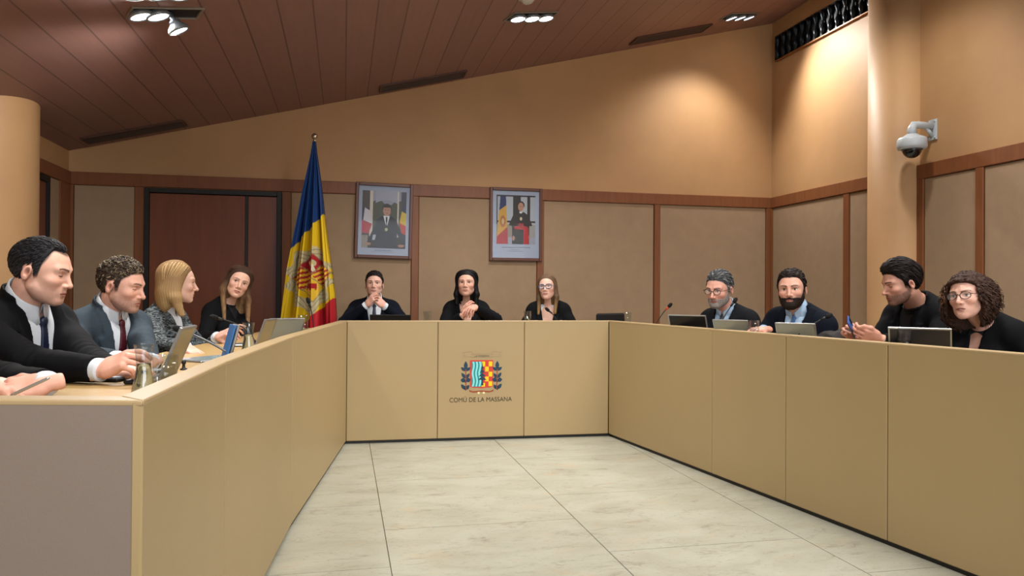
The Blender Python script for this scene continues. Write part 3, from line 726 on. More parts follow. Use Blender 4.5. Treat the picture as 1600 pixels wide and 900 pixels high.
def head_full(p, g):
    nose = g.get('nose', 1.0); fem = g.get('fem', 0.0); brow = 1-0.5*fem
    d = head_core(p, g)
    q = p.copy(); q[:, 0] = np.abs(q[:, 0])
    d = smin(d, s_cone(q, (0.014, 0.084, 0.019), (0.044, 0.070, 0.020), 0.008*brow+0.003, 0.008*brow+0.002), 0.014)
    d = smax(d, -s_ell(q, (0.031, 0.094, -0.002), (0.017, 0.014, 0.0115)), 0.012)
    d = smin(d, s_cone(q, (0, 0.083, 0.012), (0, 0.083+0.022*nose, -0.034), 0.0075, 0.0095), 0.009)
    d = smin(d, s_sph(q, (0, 0.083+0.024*nose, -0.037), 0.0092), 0.006)
    d = smin(d, s_ell(q, (0.0125, 0.092, -0.040), (0.008, 0.011, 0.0075)), 0.006)
    d = smax(d, -s_ell(q, (0.0070, 0.100, -0.0475), (0.0035, 0.005, 0.004)), 0.003)
    d = smin(d, s_ell(q, (0, 0.073, -0.064), (0.027, 0.020, 0.024)), 0.015)
    full = g.get('lips', 1.0)
    d = smin(d, s_cone(q, (0.004, 0.0915, -0.0640), (0.021, 0.0795, -0.0675), 0.0045*full, 0.0022), 0.005)
    d = smin(d, s_cone(q, (0.0, 0.0905, -0.0740), (0.019, 0.0795, -0.0705), 0.0055*full, 0.0025), 0.005)
    d = smax(d, -s_cone(q, (0, 0.0985, -0.0690), (0.021, 0.0835, -0.0690), 0.0022, 0.0012), 0.003)
    d = smax(d, -s_ell(q, (0, 0.094, -0.085), (0.013, 0.006, 0.004)), 0.008)
    eye = s_sph(q, (0.031, 0.0705, -0.001), 0.0122)
    lid = s_sph(q, (0.031, 0.0705, -0.001), 0.0139)
    x = (q[:, 0]-0.031)/0.0145; op = g.get('open', 0.0050)
    up = 0.0005+op*np.sqrt(np.maximum(1-x*x, 0)); lo_ = -0.0030-0.003*np.sqrt(np.maximum(1-x*x, 0))*(op > 0.002)
    if op < 0.002: up = -0.0030-0.0018*np.sqrt(np.maximum(1-x*x, 0)); lo_ = up-0.0016
    z = q[:, 2]+0.001
    opening = np.maximum(z-up, lo_-z)
    d = smin(d, np.maximum(lid, -opening), 0.004)
    d = np.minimum(d, eye)
    # ear
    e = q-np.array([0.073*g.get('width', 1.0), -0.012, -0.010], np.float32); ca, sa = 0.96, 0.27
    ez = e[:, 2]*ca+e[:, 1]*-sa*-1; ey = e[:, 1]*ca-e[:, 2]*sa
    E = np.stack([e[:, 0]-0.004-0.25*np.maximum(-ey, 0), ey, ez], 1)
    ear = s_ell(E, (0, 0, 0), (0.0070, 0.0145, 0.0265)); ear = smax(ear, -s_ell(E, (0.009, 0.002, 0.003), (0.0080, 0.0090, 0.017)), 0.003)
    ear = smin(ear, s_ell(E, (0.001, 0.004, -0.020), (0.005, 0.007, 0.008)), 0.006)
    d = smin(d, ear, 0.006)
    return d
def mix3(a, b, t): return a*(1-t[:, None])+np.array(b)[None]*t[:, None]
def head_colours(V, g):
    n = len(V); skin = np.array(rgb(g.get('skin', '#c49276'))); C = np.tile(skin, (n, 1)); q = V.copy(); q[:, 0] = np.abs(q[:, 0])
    def bl(c, r, k=1.0): return np.clip(1-np.sqrt((((q-np.array(c))/np.array(r))**2).sum(1)), 0, 1)*k
    red = skin*np.array([0.98, 0.78, 0.75])
    C = mix3(C, red, bl((0.042, 0.07, -0.035), (0.035, 0.04, 0.03), 0.75)); C = mix3(C, red, bl((0, 0.105, -0.038), (0.022, 0.03, 0.02), 0.7)); C = mix3(C, red, bl((0.078, -0.012, -0.012), (0.02, 0.04, 0.05), 0.6))
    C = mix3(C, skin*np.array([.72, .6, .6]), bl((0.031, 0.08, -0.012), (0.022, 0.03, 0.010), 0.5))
    hair = np.array(rgb(g.get('hair', '#2a1f1a'))); beard = g.get('beard', 0)
    if beard:
        y, z, x = q[:, 1], q[:, 2], q[:, 0]
        m = np.clip((-0.046-z+0.35*np.maximum(0.05-y, 0)+0.0*x)/0.012, 0, 1)*np.clip((y+0.010)/0.012, 0, 1)*np.clip((z+0.145)/0.03, 0, 1)
        side_ = np.clip((y+0.01)/0.01, 0, 1)*np.clip((0.024-y)/0.02, 0, 1)*np.clip((0.0-z)/0.02, 0, 1)*np.clip((x-0.045)/0.01, 0, 1)
        m = np.maximum(m, side_); cheek = np.clip((x-0.028)/0.01, 0, 1)*np.clip((z+0.058)/0.012, 0, 1)*np.clip((y-0.035)/0.02, 0, 1); m *= 1-0.85*cheek
        nz = 0.75+0.25*hashn(V, 900, 3)
        C = mix3(C, hair*0.8+skin*0.06, np.clip(m*beard*nz, 0, 1))
    if g.get('style', 'short') == 'short':
        zz_ = np.interp(V[:, 1], [-0.12, -0.055, -0.037, -0.030, 0.002, 0.008, 0.020, 0.030, 0.050, 0.070, 0.1], [-0.095, -0.090, -0.06, 0.016, 0.024, -0.028, -0.024, 0.024, 0.050, 0.066, 0.074])+g.get('recede', 0)*np.exp(-((np.abs(V[:, 0])-0.045)/0.02)**2)*np.clip(V[:, 1]/0.04, 0, 1)
        C = mix3(C, hair, np.clip((V[:, 2]-zz_+0.006)/0.012, 0, 1)*0.85*(q[:, 0] < 0.0785))
    C = mix3(C, skin*np.array([.45, .32, .30]), bl((0.0795*g.get('width', 1.0), -0.007, -0.006), (0.009, 0.012, 0.018), 1.3))  # shade inside the ear hollow, painted into the skin colour
    # lips
    lipc = np.array(rgb(g.get('lipcol', '#a8655c'))); zz = q[:, 2]+0.0690+0.05*0; xx = q[:, 0]/0.0235
    lip = (q[:, 1] > 0.074) & (xx < 1) & (zz < 0.0072*np.sqrt(np.maximum(1-xx**2, 0))) & (zz > -0.0098*np.sqrt(np.maximum(1-xx**2, 0)))
    C[lip] = C[lip]*0.25+lipc*0.75
    line = (q[:, 1] > 0.076) & (xx < 1.02) & (np.abs(zz) < 0.0014); C[line] = lipc*0.35
    C = mix3(C, skin*np.array([.50, .38, .36]), bl((0.031, 0.082, 0.006), (0.021, 0.03, 0.011), 0.75)); C = mix3(C, skin*np.array([.6, .5, .48]), bl((0.016, 0.085, 0.002), (0.008, 0.02, 0.014), 0.5))  # eye sockets and sides of the nose bridge: shade painted into the skin
    # brows
    bh = hair*0.7 if not g.get('browcol') else np.array(rgb(g['browcol']))
    t = np.clip((q[:, 0]-0.013)/0.036, 0, 1); zb = 0.0165+0.0065*np.sin(t*2.2)-0.002*t; bw = (0.0042 if g.get('fem', 0) < 0.5 else 0.0028)*(1.1-0.5*t)
    b = (q[:, 0] > 0.012) & (q[:, 0] < 0.050) & (q[:, 1] > 0.05) & (np.abs(q[:, 2]-zb) < bw); C[b] = C[b]*0.2+bh*0.8
    # eyes
    e = q-np.array([0.031, 0.0705, -0.001]); r = np.sqrt((e**2).sum(1)); op = g.get('open', 0.0050); x = e[:, 0]/0.0135
    up = 0.0005+op*np.sqrt(np.maximum(1-x*x, 0)); lo_ = -0.0030-0.003*np.sqrt(np.maximum(1-x*x, 0))*(op > 0.002)
    if op < 0.002: up = -0.0030-0.0018*np.sqrt(np.maximum(1-x*x, 0)); lo_ = up-0.0016
    ball = (r < 0.0133) & (e[:, 1] > 0.004) & (np.abs(x) < 1.0)
    inn = ball & (e[:, 2] < up) & (e[:, 2] > lo_); C[inn] = rgb('#cdbfb6') if op > 0.002 else rgb('#3a241c')
    gx, gz = g.get('gaze', (0, 0)); s = np.sign(V[:, 0]); ir = inn & ((e[:, 0]*s-gx)**2+(e[:, 2]-gz)**2 < 0.0060**2); C[ir] = rgb(g.get('iris', '#2d1c12'))
    lash = (r < 0.0155) & (e[:, 1] > 0.002) & (np.abs(x) < 1.15) & (np.abs(e[:, 2]-up-0.0006) < (0.0013 if g.get('fem', 0) < .5 else 0.0019)); C[lash] = rgb('#1c1210')
    return C
# ------------------------------------------------------------------ hair
def tubes(paths, rad, out_c, n=5, flat=0.55):
    """many flat tapered locks at once: paths (N, S, 3), rad (N, S)"""
    N_, S_, _ = paths.shape; T = np.gradient(paths, axis=1); T /= np.maximum(np.linalg.norm(T, axis=2, keepdims=True), 1e-9)
    out = paths-np.array(out_c); u = np.cross(T, out); u /= np.maximum(np.linalg.norm(u, axis=2, keepdims=True), 1e-9); w = np.cross(u, T)
    a = np.arange(n)*2*np.pi/n
    V = paths[:, :, None]+rad[:, :, None, None]*(np.cos(a)[:, None]*u[:, :, None]+flat*np.sin(a)[:, None]*w[:, :, None])
    idx = np.arange(N_*S_*n).reshape(N_, S_, n); i2 = np.roll(idx, -1, 2)
    Q = np.stack([idx[:, :-1], idx[:, 1:], i2[:, 1:], i2[:, :-1]], -1).reshape(-1, 4)
    return V.reshape(-1, 3), Q
def grad(f, p, e=0.002):
    return np.stack([f(p+np.array(v, np.float32)*e)-f(p-np.array(v, np.float32)*e) for v in ((1, 0, 0), (0, 1, 0), (0, 0, 1))], 1)/(2*e)
def zmin_hair(y, g):
    s = g.get('hairline', 0.0)
    return np.interp(y, [-0.12, -0.055, -0.037, -0.030, 0.002, 0.008, 0.020, 0.030, 0.050, 0.070, 0.1], [-0.088, -0.082, -0.05, 0.014, 0.022, -0.018, -0.014, 0.030, 0.050+s, 0.066+s, 0.070+s])
def hair_short(g, h):
    th = g.get('thick', 0.010); topv = g.get('top', 0.010); curl = g.get('curl', 0); rng = np.random.default_rng(g.get('seed', 1))
    part = g.get('sweep', 0.0)
    def core(p): return head_core(p, g)
    def thick(p):
        t = th*0.55+th*0.45*np.clip((p[:, 2]-0.0)/0.06, 0, 1)+topv*np.clip((p[:, 2]-0.06)/0.05, 0, 1)*np.clip((p[:, 1]+0.09)/0.08, 0, 1)
        return t*np.clip((p[:, 2]-zmin_hair(p[:, 1], g))/g.get('taper', 0.028), 0.12, 1)
    def f(p):
        d = core(p)-thick(p); rec = g.get('recede', 0)*np.exp(-((np.abs(p[:, 0])-0.045)/0.02)**2)*np.clip(p[:, 1]/0.04, 0, 1)
        zz = zmin_hair(p[:, 1], g)+rec
        d = d+0.0015*np.sin(p[:, 0]*260+6*np.sin(p[:, 1]*40)+p[:, 2]*60)
        return smax(d, (zz-p[:, 2])*0.8, 0.006)
    V, Q = mesh_sdf(f, (-0.11, -0.14, -0.11), (0.11, 0.13, 0.16), h)
    hc = np.array(rgb(g.get('hair', '#2a1f1a'))); C = np.tile(hc, (len(V), 1))*(0.85+0.3*rng.random((len(V), 1))*0.5)
    if g.get('grey_sides'):
        m = np.clip((0.035-V[:, 2])/0.05, 0, 1)*g['grey_sides']; C = mix3(C, rgb(g.get('greycol', '#8f8f90')), m)
    parts = [(V, Q, C)]
    # locks
    N_ = g.get('nlocks', 420); R = rng.normal(size=(N_*5, 3)); R /= np.linalg.norm(R, axis=1, keepdims=True)
    p = R*np.array([0.08, 0.10, 0.1])+np.array([0, -0.01, 0.03]); p = p.astype(np.float32)
    for _ in range(3): p = p-grad(core, p)*core(p)[:, None]
    rec = g.get('recede', 0)*np.exp(-((np.abs(p[:, 0])-0.045)/0.02)**2)*np.clip(p[:, 1]/0.04, 0, 1)
    p = p[(p[:, 2] > zmin_hair(p[:, 1], g)+rec+0.006)][:N_]
    S_ = 6; path = [p]; jit = g.get('ruffle', 0.0035)*rng.random(len(p)); ln = g.get('locklen', 0.030)
    for i in range(1, S_):
        q = path[-1]; x, y, z = q[:, 0], q[:, 1], q[:, 2]; topm = np.clip((z-0.05)/0.04, 0, 1)[:, None]
        dside = np.stack([0*x, -0.55+0*x, -0.8+0*x], 1); dt = g.get('topdir', (0.35, -0.8, 0)); dtop = np.stack([dt[0]*(np.sign(x) if dt[2] == 0 else 1+0*x), dt[1]+0*x, 0*x], 1)
        d = dside*(1-topm)+dtop*topm; d = d/np.linalg.norm(d, axis=1, keepdims=True)
        if curl: d = d*0.5+rng.normal(size=d.shape)*curl
        q = q+(d*ln/S_).astype(np.float32); gr = grad(core, q); tgt = thick(q)*(1.0+0.12*i/S_)+0.0010+jit
        q = q+gr*(tgt-core(q))[:, None]; path.append(q)
    path[0] = path[0]+grad(core, path[0])*(thick(path[0])*0.9)[:, None]
    paths = np.stack(path, 1); prof = np.array([0.5, 1, 1.1, 1, 0.7, 0.2]); rr = g.get('lockr', 0.0032)
    rad = prof[None]*rr*(0.6+0.8*rng.random((len(p), 1)))
    V2, Q2 = tubes(paths, rad, (0, -0.01, 0.0)); tone = (0.65+0.9*rng.random((len(p), 1, 1)))*np.ones((1, S_, 5))
    C2 = hc[None]*tone.reshape(-1, 1)
    hl = g.get('hair2')
    if hl: t = (rng.random((len(p), 1, 1)) < g.get('mix2', 0.3))*np.ones((1, S_, 5)); C2 = mix3(C2, rgb(hl), t.reshape(-1)*0.8)
    if g.get('grey_sides'): C2 = mix3(C2, rgb(g.get('greycol', '#8f8f90')), np.clip((0.035-V2[:, 2])/0.05, 0, 1)*g['grey_sides'])
    parts.append((V2, Q2, C2))
    if curl:                                                    # small rings of hair standing off the top
        nr = g.get('nrings', 240); R = rng.normal(size=(nr*6, 3)); R /= np.linalg.norm(R, axis=1, keepdims=True); q = (R*np.array([0.08, 0.1, 0.1])+np.array([0, -0.01, 0.03])).astype(np.float32)
        for _ in range(3): q = q-grad(core, q)*core(q)[:, None]
        q = q[(q[:, 2] > np.maximum(zmin_hair(q[:, 1], g)+0.008, g.get('ringz', 0.035)))][:nr]; gr = grad(core, q); gr /= np.linalg.norm(gr, axis=1, keepdims=True)
        q = q+gr*(thick(q)[:, None]+0.001); t = np.linspace(0, 2*np.pi*1.2, 9); a1 = np.cross(gr, rng.normal(size=q.shape)); a1 /= np.linalg.norm(a1, axis=1, keepdims=True); a2 = np.cross(gr, a1)*0.6+gr*0.8
        rr_ = (0.0055+0.005*rng.random((len(q), 1, 1))); pp = q[:, None]+rr_*(np.cos(t)[None, :, None]*a1[:, None]+np.sin(t)[None, :, None]*a2[:, None])
        rad = np.full((len(q), 9), 0.0024); V3, Q3_ = tubes(pp, rad, (0, -0.01, 0.0), flat=0.8); tn = (0.7+0.9*rng.random((len(q), 1, 1)))*np.ones((1, 9, 5)); C3 = hc[None]*tn.reshape(-1, 1)
        if hl: C3 = mix3(C3, rgb(hl), ((rng.random((len(q), 1, 1)) < 0.5)*np.ones((1, 9, 5))).reshape(-1)*0.5)
        parts.append((V3, Q3_, C3))
    return parts
def hair_long(g, h):
    rng = np.random.default_rng(g.get('seed', 2)); L_ = g.get('length', 0.22); vol = g.get('vol', 1.0); px = g.get('part', 0.0)
    fr = g.get('front', 0.03); wave = g.get('wave', 0.006); hc = np.array(rgb(g.get('hair', '#5a4030'))); hc2 = np.array(rgb(g.get('hair2', g.get('hair', '#5a4030'))))
    def core(p): return head_core(p, g)
    t0 = 0.010*vol; drop = g.get('drop', (0, 0, -1)); fz = g.get('faceline', 0.066); bang = g.get('bangs', 0)
    def cap(p):
        zz = np.interp(p[:, 1], [-0.12, -0.02, 0.0, 0.030, 0.05, 0.07, 0.1], [-0.12, -0.12, -0.08, 0.012, fz-0.012, fz+0.004, fz+0.010])
        return smax(core(p)-(t0+0.006*vol*np.clip((p[:, 2]-0.03)/0.07, 0, 1))*np.clip((p[:, 2]-zz)/0.03, 0.12, 1)*np.clip((0.10-p[:, 1])/0.08, 0.45, 1), (zz-p[:, 2])*0.8, 0.006)
    def f(p):
        d = cap(p); sd = 0.062*1.0
        b = s_ell(p, (0, -0.052, -0.055), (0.078*vol+0.004, 0.052*vol, 0.105)); b = smin(b, s_ell(p, (0, -0.072, -L_*0.50), (0.066*vol, 0.028*vol, L_*0.42)), 0.04); d = smin(d, b, 0.03)
        for s in (-1, 1):
            fy = g.get('fall_f', 0.02) if s > 0 else g.get('fall_fl', g.get('fall_f', 0.02))
            c1 = s_cone(p, (s*0.070, -0.018, 0.02), (s*0.080*vol, -0.020, -0.09), 0.020*vol, 0.021*vol, ((0, 1, 0), 0.7)); c2 = s_cone(p, (s*0.080*vol, -0.020, -0.09), (s*0.076*vol, fy-0.02, -L_*0.92), 0.021*vol, 0.012*vol, ((0, 1, 0), 0.7))
            d = smin(d, smin(c1, c2, 0.02), 0.02)
        q_ = p.copy(); d = smax(d, -s_ell(q_, (0, 0.085, -0.085), (0.060+0.004*vol, 0.095, 0.128)), 0.012); d = smax(d, -s_ell(q_, (0, 0.075, -0.20), (0.056+0.006*vol, 0.135, 0.16)), 0.012)
        return d+0.0007*np.sin(np.arctan2(p[:, 0], p[:, 1]+0.02)*46+2*np.sin(p[:, 2]*40))
    V, Q = mesh_sdf(f, (-0.15*vol-0.02, -0.17*vol, -L_-0.08), (0.15*vol+0.02, 0.14, 0.16), h)
    ang = np.arctan2(V[:, 0], V[:, 1]+0.02); st = 0.5+0.5*np.sin(ang*37+1.5*np.sin(V[:, 2]*18))*np.sin(ang*91)
    C = hc[None]*(0.80+0.35*st[:, None]); tipm = np.clip((g.get('tipz', -0.02)-V[:, 2])/0.16, 0, 1)*g.get('tips', 0.5); C = mix3(C, hc2, tipm*(0.4+0.5*st))
    parts = [(V, Q, C)]
    N_ = g.get('nlocks', 420); S_ = 16
    u = rng.random(N_); side = np.where(rng.random(N_) < 0.5, -1, 1); yy = g.get('locky', 0.066)-0.145*u; x0 = px+side*rng.random(N_)*0.012
    p = np.stack([x0, yy, np.full(N_, 0.13)], 1).astype(np.float32)
    rows = rng.random(N_); 
    for _ in range(4): p = p-grad(core, p)*core(p)[:, None]
    lift = 0.0008+0.0045*vol*rng.random(N_)*g.get('fluff', 1.0)
    path = []; ph = rng.random(N_)*6.28; totl = (0.13+L_)*(0.86+0.25*rng.random(N_)); stp = totl/S_; back = 0.55+0.6*u
    start = rng.random(N_)*0.5*(rng.random(N_) < 0.6)
    p = p.copy(); cur = p
    for i in range(S_):
        path.append(cur.copy()); x, y, z = cur.T
        ontop = np.clip((z-0.00)/0.05, 0, 1)
        dx = side*(0.9*ontop); dy = (-0.55*back*ontop-0.30*(1-ontop)*(y > fr-0.02)*(z > -0.05)); dz = -0.35-0.75*(1-ontop)
        if g.get('fwd'): dy = dy+g['fwd']*np.clip((-0.06-z)/0.05, 0, 1)*(u < 0.45)
        d = np.stack([dx, dy, dz], 1); d += wave*60*0.1*np.stack([np.cos(ph+i*0.9)*0.6, np.sin(ph+i*0.9)*0.6, 0*x], 1)*np.clip((0.02-z)/0.08, 0, 1)[:, None]
        d /= np.linalg.norm(d, axis=1, keepdims=True); cur = cur+d*stp[:, None]
        c = core(cur.astype(np.float32)); gr = grad(core, cur.astype(np.float32)); need = (t0+0.006*vol*np.clip((cur[:, 2]-0.03)/0.07, 0, 1))*np.clip((0.10-cur[:, 1])/0.08, 0.45, 1)*min(1.0, 0.8+0.1*i)+lift*min(1.0, 0.2+0.2*i)-c
        low = np.clip((-0.02-cur[:, 2])/0.05, 0, 1); outx = np.maximum(need, 0)+np.minimum(need, 0)*(1-low)
        cur = cur+gr*outx[:, None]
        # keep locks outside the neck
        m = (cur[:, 2] < -0.04); rxy = np.sqrt(cur[:, 0]**2+(cur[:, 1]+0.02)**2); tgt = 0.072*vol+0.012*np.sin(ph); k = np.where(m & (rxy < tgt), tgt/np.maximum(rxy, 1e-4), 1); cur[:, 0] *= k; cur[:, 1] = (cur[:, 1]+0.02)*k-0.02
        mf = m & (cur[:, 1] > -0.03); cur[:, 0] = np.where(mf, side*np.maximum(np.abs(cur[:, 0]), 0.058+0.02*rows), cur[:, 0])
    paths = np.stack(path, 1)
    prof = np.interp(np.linspace(0, 1, S_), [0, 0.12, 0.6, 0.9, 1], [0.5, 1, 1, 0.65, 0.12]); rr = g.get('lockr', 0.0042)
    rad = prof[None]*rr*(0.5+0.9*rng.random((N_, 1)))
    V2, Q2 = tubes(paths, rad, (0, -0.02, -0.05), flat=0.45); tn = ((0.7+0.75*rng.random((N_, 1, 1)))*np.ones((1, S_, 5))).reshape(-1, 1)
    C2 = hc[None]*tn; lm = ((rng.random((N_, 1, 1)) < g.get('mix2', 0.4))*np.ones((1, S_, 5))).reshape(-1)
    C2 = mix3(C2, hc2, np.clip(lm*g.get('roots', 0.25)+np.clip((g.get('tipz', -0.02)-V2[:, 2])/0.14, 0, 1)*g.get('tips', 0.5)*(0.4+0.6*lm), 0, 1)*1.0)
    parts.append((V2, Q2, C2)); return parts
def hair_curly(g, h):
    rng = np.random.default_rng(5); hc = np.array(rgb(g['hair'])); hc2 = np.array(rgb(g['hair2']))
    def core(p): return head_core(p, g)
    c = (0.008, -0.045, -0.010); r = np.array([0.125, 0.105, 0.132])
    def f(p):
        d = smin(s_ell(p, c, r), head_core(p, g)-0.016, 0.02); d = smin(d, s_ell(p, (0.03, -0.045, -0.085), (0.120, 0.085, 0.075)), 0.05)
        d = d+0.006*hashn(p, 120, 2)+0.004*hashn(p, 260, 4)
        zz = np.interp(p[:, 1], [-0.02, 0.0, 0.020, 0.045, 0.07, 0.1], [-0.30, -0.2, 0.015, 0.045, 0.060, 0.068])
        side_ = np.clip(np.abs(p[:, 0])-0.066, 0, 1)*4
        d = smax(d, (zz-p[:, 2])*0.7-side_, 0.01); d = smax(d, -s_ell(p, (0, 0.085, -0.075), (0.064, 0.085, 0.118)), 0.01); d = smax(d, -s_ell(p, (0.0, 0.085, -0.17), (0.066, 0.17, 0.145)), 0.012); return d
    V, Q = mesh_sdf(f, (-0.19, -0.2, -0.2), (0.19, 0.14, 0.17), h); C = hc[None]*(0.6+0.25*(1+hashn(V, 300, 1)))[:, None]
    parts = [(V, Q, C)]; N_ = 620; R = rng.normal(size=(N_*4, 3)); R /= np.linalg.norm(R, axis=1, keepdims=True)
    P0 = R*r+np.array(c); P0[:, 2] -= 0.02*(P0[:, 2] < -0.03)
    zz = np.interp(P0[:, 1], [-0.02, 0.0, 0.02, 0.045, 0.07, 0.1], [-0.30, -0.1, 0.035, 0.052, 0.066, 0.07]); ok = (P0[:, 2] > zz) | ((np.abs(P0[:, 0]) > 0.085) & (P0[:, 1] < 0.03)); ok &= ~(((P0[:, 0]/0.07)**2+((P0[:, 1]-0.09)/0.09)**2+((P0[:, 2]+0.08)/0.12)**2) < 1); ok &= ~(((P0[:, 0]/0.06)**2+((P0[:, 1]-0.075)/0.13)**2+((P0[:, 2]+0.16)/0.13)**2) < 1); P0 = P0[ok][:N_]; R_ = (P0-np.array(c)); R_ /= np.linalg.norm(R_, axis=1, keepdims=True)
    S_ = 14; t = np.linspace(0, 1, S_); ln = 0.05+0.04*rng.random((len(P0), 1)); turns = 1.5+rng.random((len(P0), 1)); ph = rng.random((len(P0), 1))*6.28
    a1 = np.cross(R_, np.array([0, 0, 1.0])); a1 /= np.maximum(np.linalg.norm(a1, axis=1, keepdims=True), 1e-6); dn = np.cross(R_, a1); dn *= -np.sign(dn[:, 2:3]); dn = dn*0.9+np.array([0, 0, -0.25])
    amp = 0.008; th = ph+turns*6.28*t[None]
    paths = P0[:, None]+dn[:, None]*(ln*t[None])[:, :, None]+amp*(np.cos(th)[:, :, None]*a1[:, None]+np.sin(th)[:, :, None]*R_[:, None]*0.8)
    bad = ((np.abs(paths[:, :, 0]) < 0.062) & (paths[:, :, 1] > -0.085) & (paths[:, :, 2] < -0.085)).any(1) | ((np.abs(paths[:, :, 0]) < 0.060) & (paths[:, :, 1] > 0.03) & (paths[:, :, 2] < 0.040)).any(1); P0 = P0[~bad]; paths = paths[~bad]
    rad = np.interp(t, [0, 0.2, 0.8, 1], [0.4, 1, 0.9, 0.2])[None]*(0.0022+0.0014*rng.random((len(P0), 1))); V2, Q2 = tubes(paths, rad, c, flat=0.7)
    tn = ((0.6+0.8*rng.random((len(P0), 1, 1)))*np.ones((1, S_, 5))).reshape(-1, 1); C2 = hc[None]*tn; rx = np.clip((V2[:, 0]*g.get('lightside', -1)-0.0)/0.10, 0, 1)*((rng.random((len(P0), 1, 1)) < 0.6)*np.ones((1, S_, 5))).reshape(-1)
    C2 = mix3(C2, hc2, rx*0.9); parts.append((V2, Q2, C2)); return parts
def beard_part(g, h):
    def f(p):
        q = p.copy(); q[:, 0] = np.abs(q[:, 0]); d = head_core(p, g)-g.get('beardth', 0.007)-0.6*g.get('beardth', 0.007)*np.clip((-0.07-p[:, 2])/0.04, 0, 1)
        zt = np.interp(q[:, 1], [0.0, 0.02, 0.05, 0.075, 0.1], [-0.012, -0.02, -0.055, -0.052, -0.052])
        d = smax(d, (p[:, 2]-zt), 0.008); d = smax(d, -(p[:, 1]-0.002), 0.006); d = smax(d, -s_ell(q, (0, 0.095, -0.0695), (0.022, 0.03, 0.0085)), 0.004)
        mo = s_cone(q, (0.0, 0.094, -0.0565), (0.027, 0.078, -0.066), 0.006, 0.004); d = smin(d, mo, 0.006)
        return d+0.0015*hashn(p, 520, 1)
    V, Q = mesh_sdf(f, (-0.09, -0.02, -0.15), (0.09, 0.125, 0.01), h); hc = np.array(rgb(g.get('beardcol', g['hair']))); return [(V, Q, hc[None]*(0.8+0.35*hashn(V, 700, 2))[:, None])]

# ------------------------------------------------------------------ hands
def hand_sdf(side, curls, thumb=(0.5, 0.35, 0.3), spread=0.06, thumb_out=0.7):
    """wrist at 0, fingers +y, back of the hand +z; side +1 right hand (thumb at -x), -1 left hand"""
    S = -side; prims = []
    fb_ = [(0.029, 0.086, 0.001), (0.0098, 0.091, 0.003), (-0.0095, 0.087, 0.002), (-0.028, 0.078, -0.001)]; ln = [0.073, 0.081, 0.075, 0.059]; rd_ = [0.0088, 0.0090, 0.0085, 0.0075]
    for i in range(4):
        b = np.array(fb_[i]); a = 0.0; c = curls[i] if not np.isscalar(curls[i]) else (curls[i]*0.8, curls[i], curls[i]*0.7); sp = (1.5-i)*spread; p = b; r = rd_[i]
        for k in range(3):
            a += c[k]; d = np.array([math.sin(sp)*math.cos(a), math.cos(sp)*math.cos(a), -math.sin(a)]); q = p+d*ln[i]*(0.46, 0.30, 0.24)[k]
            prims.append((p, q, r*(1, 0.93, 0.86)[k], r*(0.93, 0.86, 0.76)[k], 0.004)); p = q
    th = np.array([0.024, 0.022, -0.004]); a = thumb_out; dn = thumb[0]
    for k, (l, r1, r2) in enumerate(((0.042, 0.0145, 0.0115), (0.032, 0.0110, 0.0100), (0.026, 0.0098, 0.0075))):
        d = np.array([math.sin(a)*math.cos(dn), math.cos(a)*math.cos(dn), -math.sin(dn)]); q = th+d*l; prims.append((th, q, r1, r2, 0.008)); th = q; a -= thumb[1]; dn += thumb[2]*0.3
    def f(p):
        q = p.copy(); q[:, 0] *= S
        d = s_box(q, (0.0, 0.050, 0.0), (0.037, 0.040, 0.0125), 0.012); d = smin(d, s_cone(q, (0, -0.030, 0), (0, 0.020, 0), 0.026, 0.026, ((0, 0, 1), 1.35)), 0.02)
        d = smin(d, s_ell(q, (0.020, 0.035, -0.010), (0.018, 0.030, 0.014)), 0.01); d = smin(d, s_ell(q, (-0.022, 0.035, -0.008), (0.014, 0.034, 0.012)), 0.01)
        fd = None
        for (a_, b_, r1, r2, k) in prims[:12]:
            e = s_cone(q, a_, b_, r1, r2); fd = e if fd is None else np.minimum(fd, e)
        # fingers blend softly into the palm only near their roots
        d = smin(d, fd, 0.006)
        for (a_, b_, r1, r2, k) in prims[12:]: d = smin(d, s_cone(q, a_, b_, r1, r2), 0.007)
        return d
    return f, prims
def vec(a, b, c):                                               # image right, up, towards the viewer
    r = Vector((math.cos(YAW), -math.sin(YAW), 0)); f = Vector((math.sin(YAW), math.cos(YAW), 0)); return r*a+Vector((0, 0, 1))*b-f*c
def np3(v): return np.array(tuple(v), float)

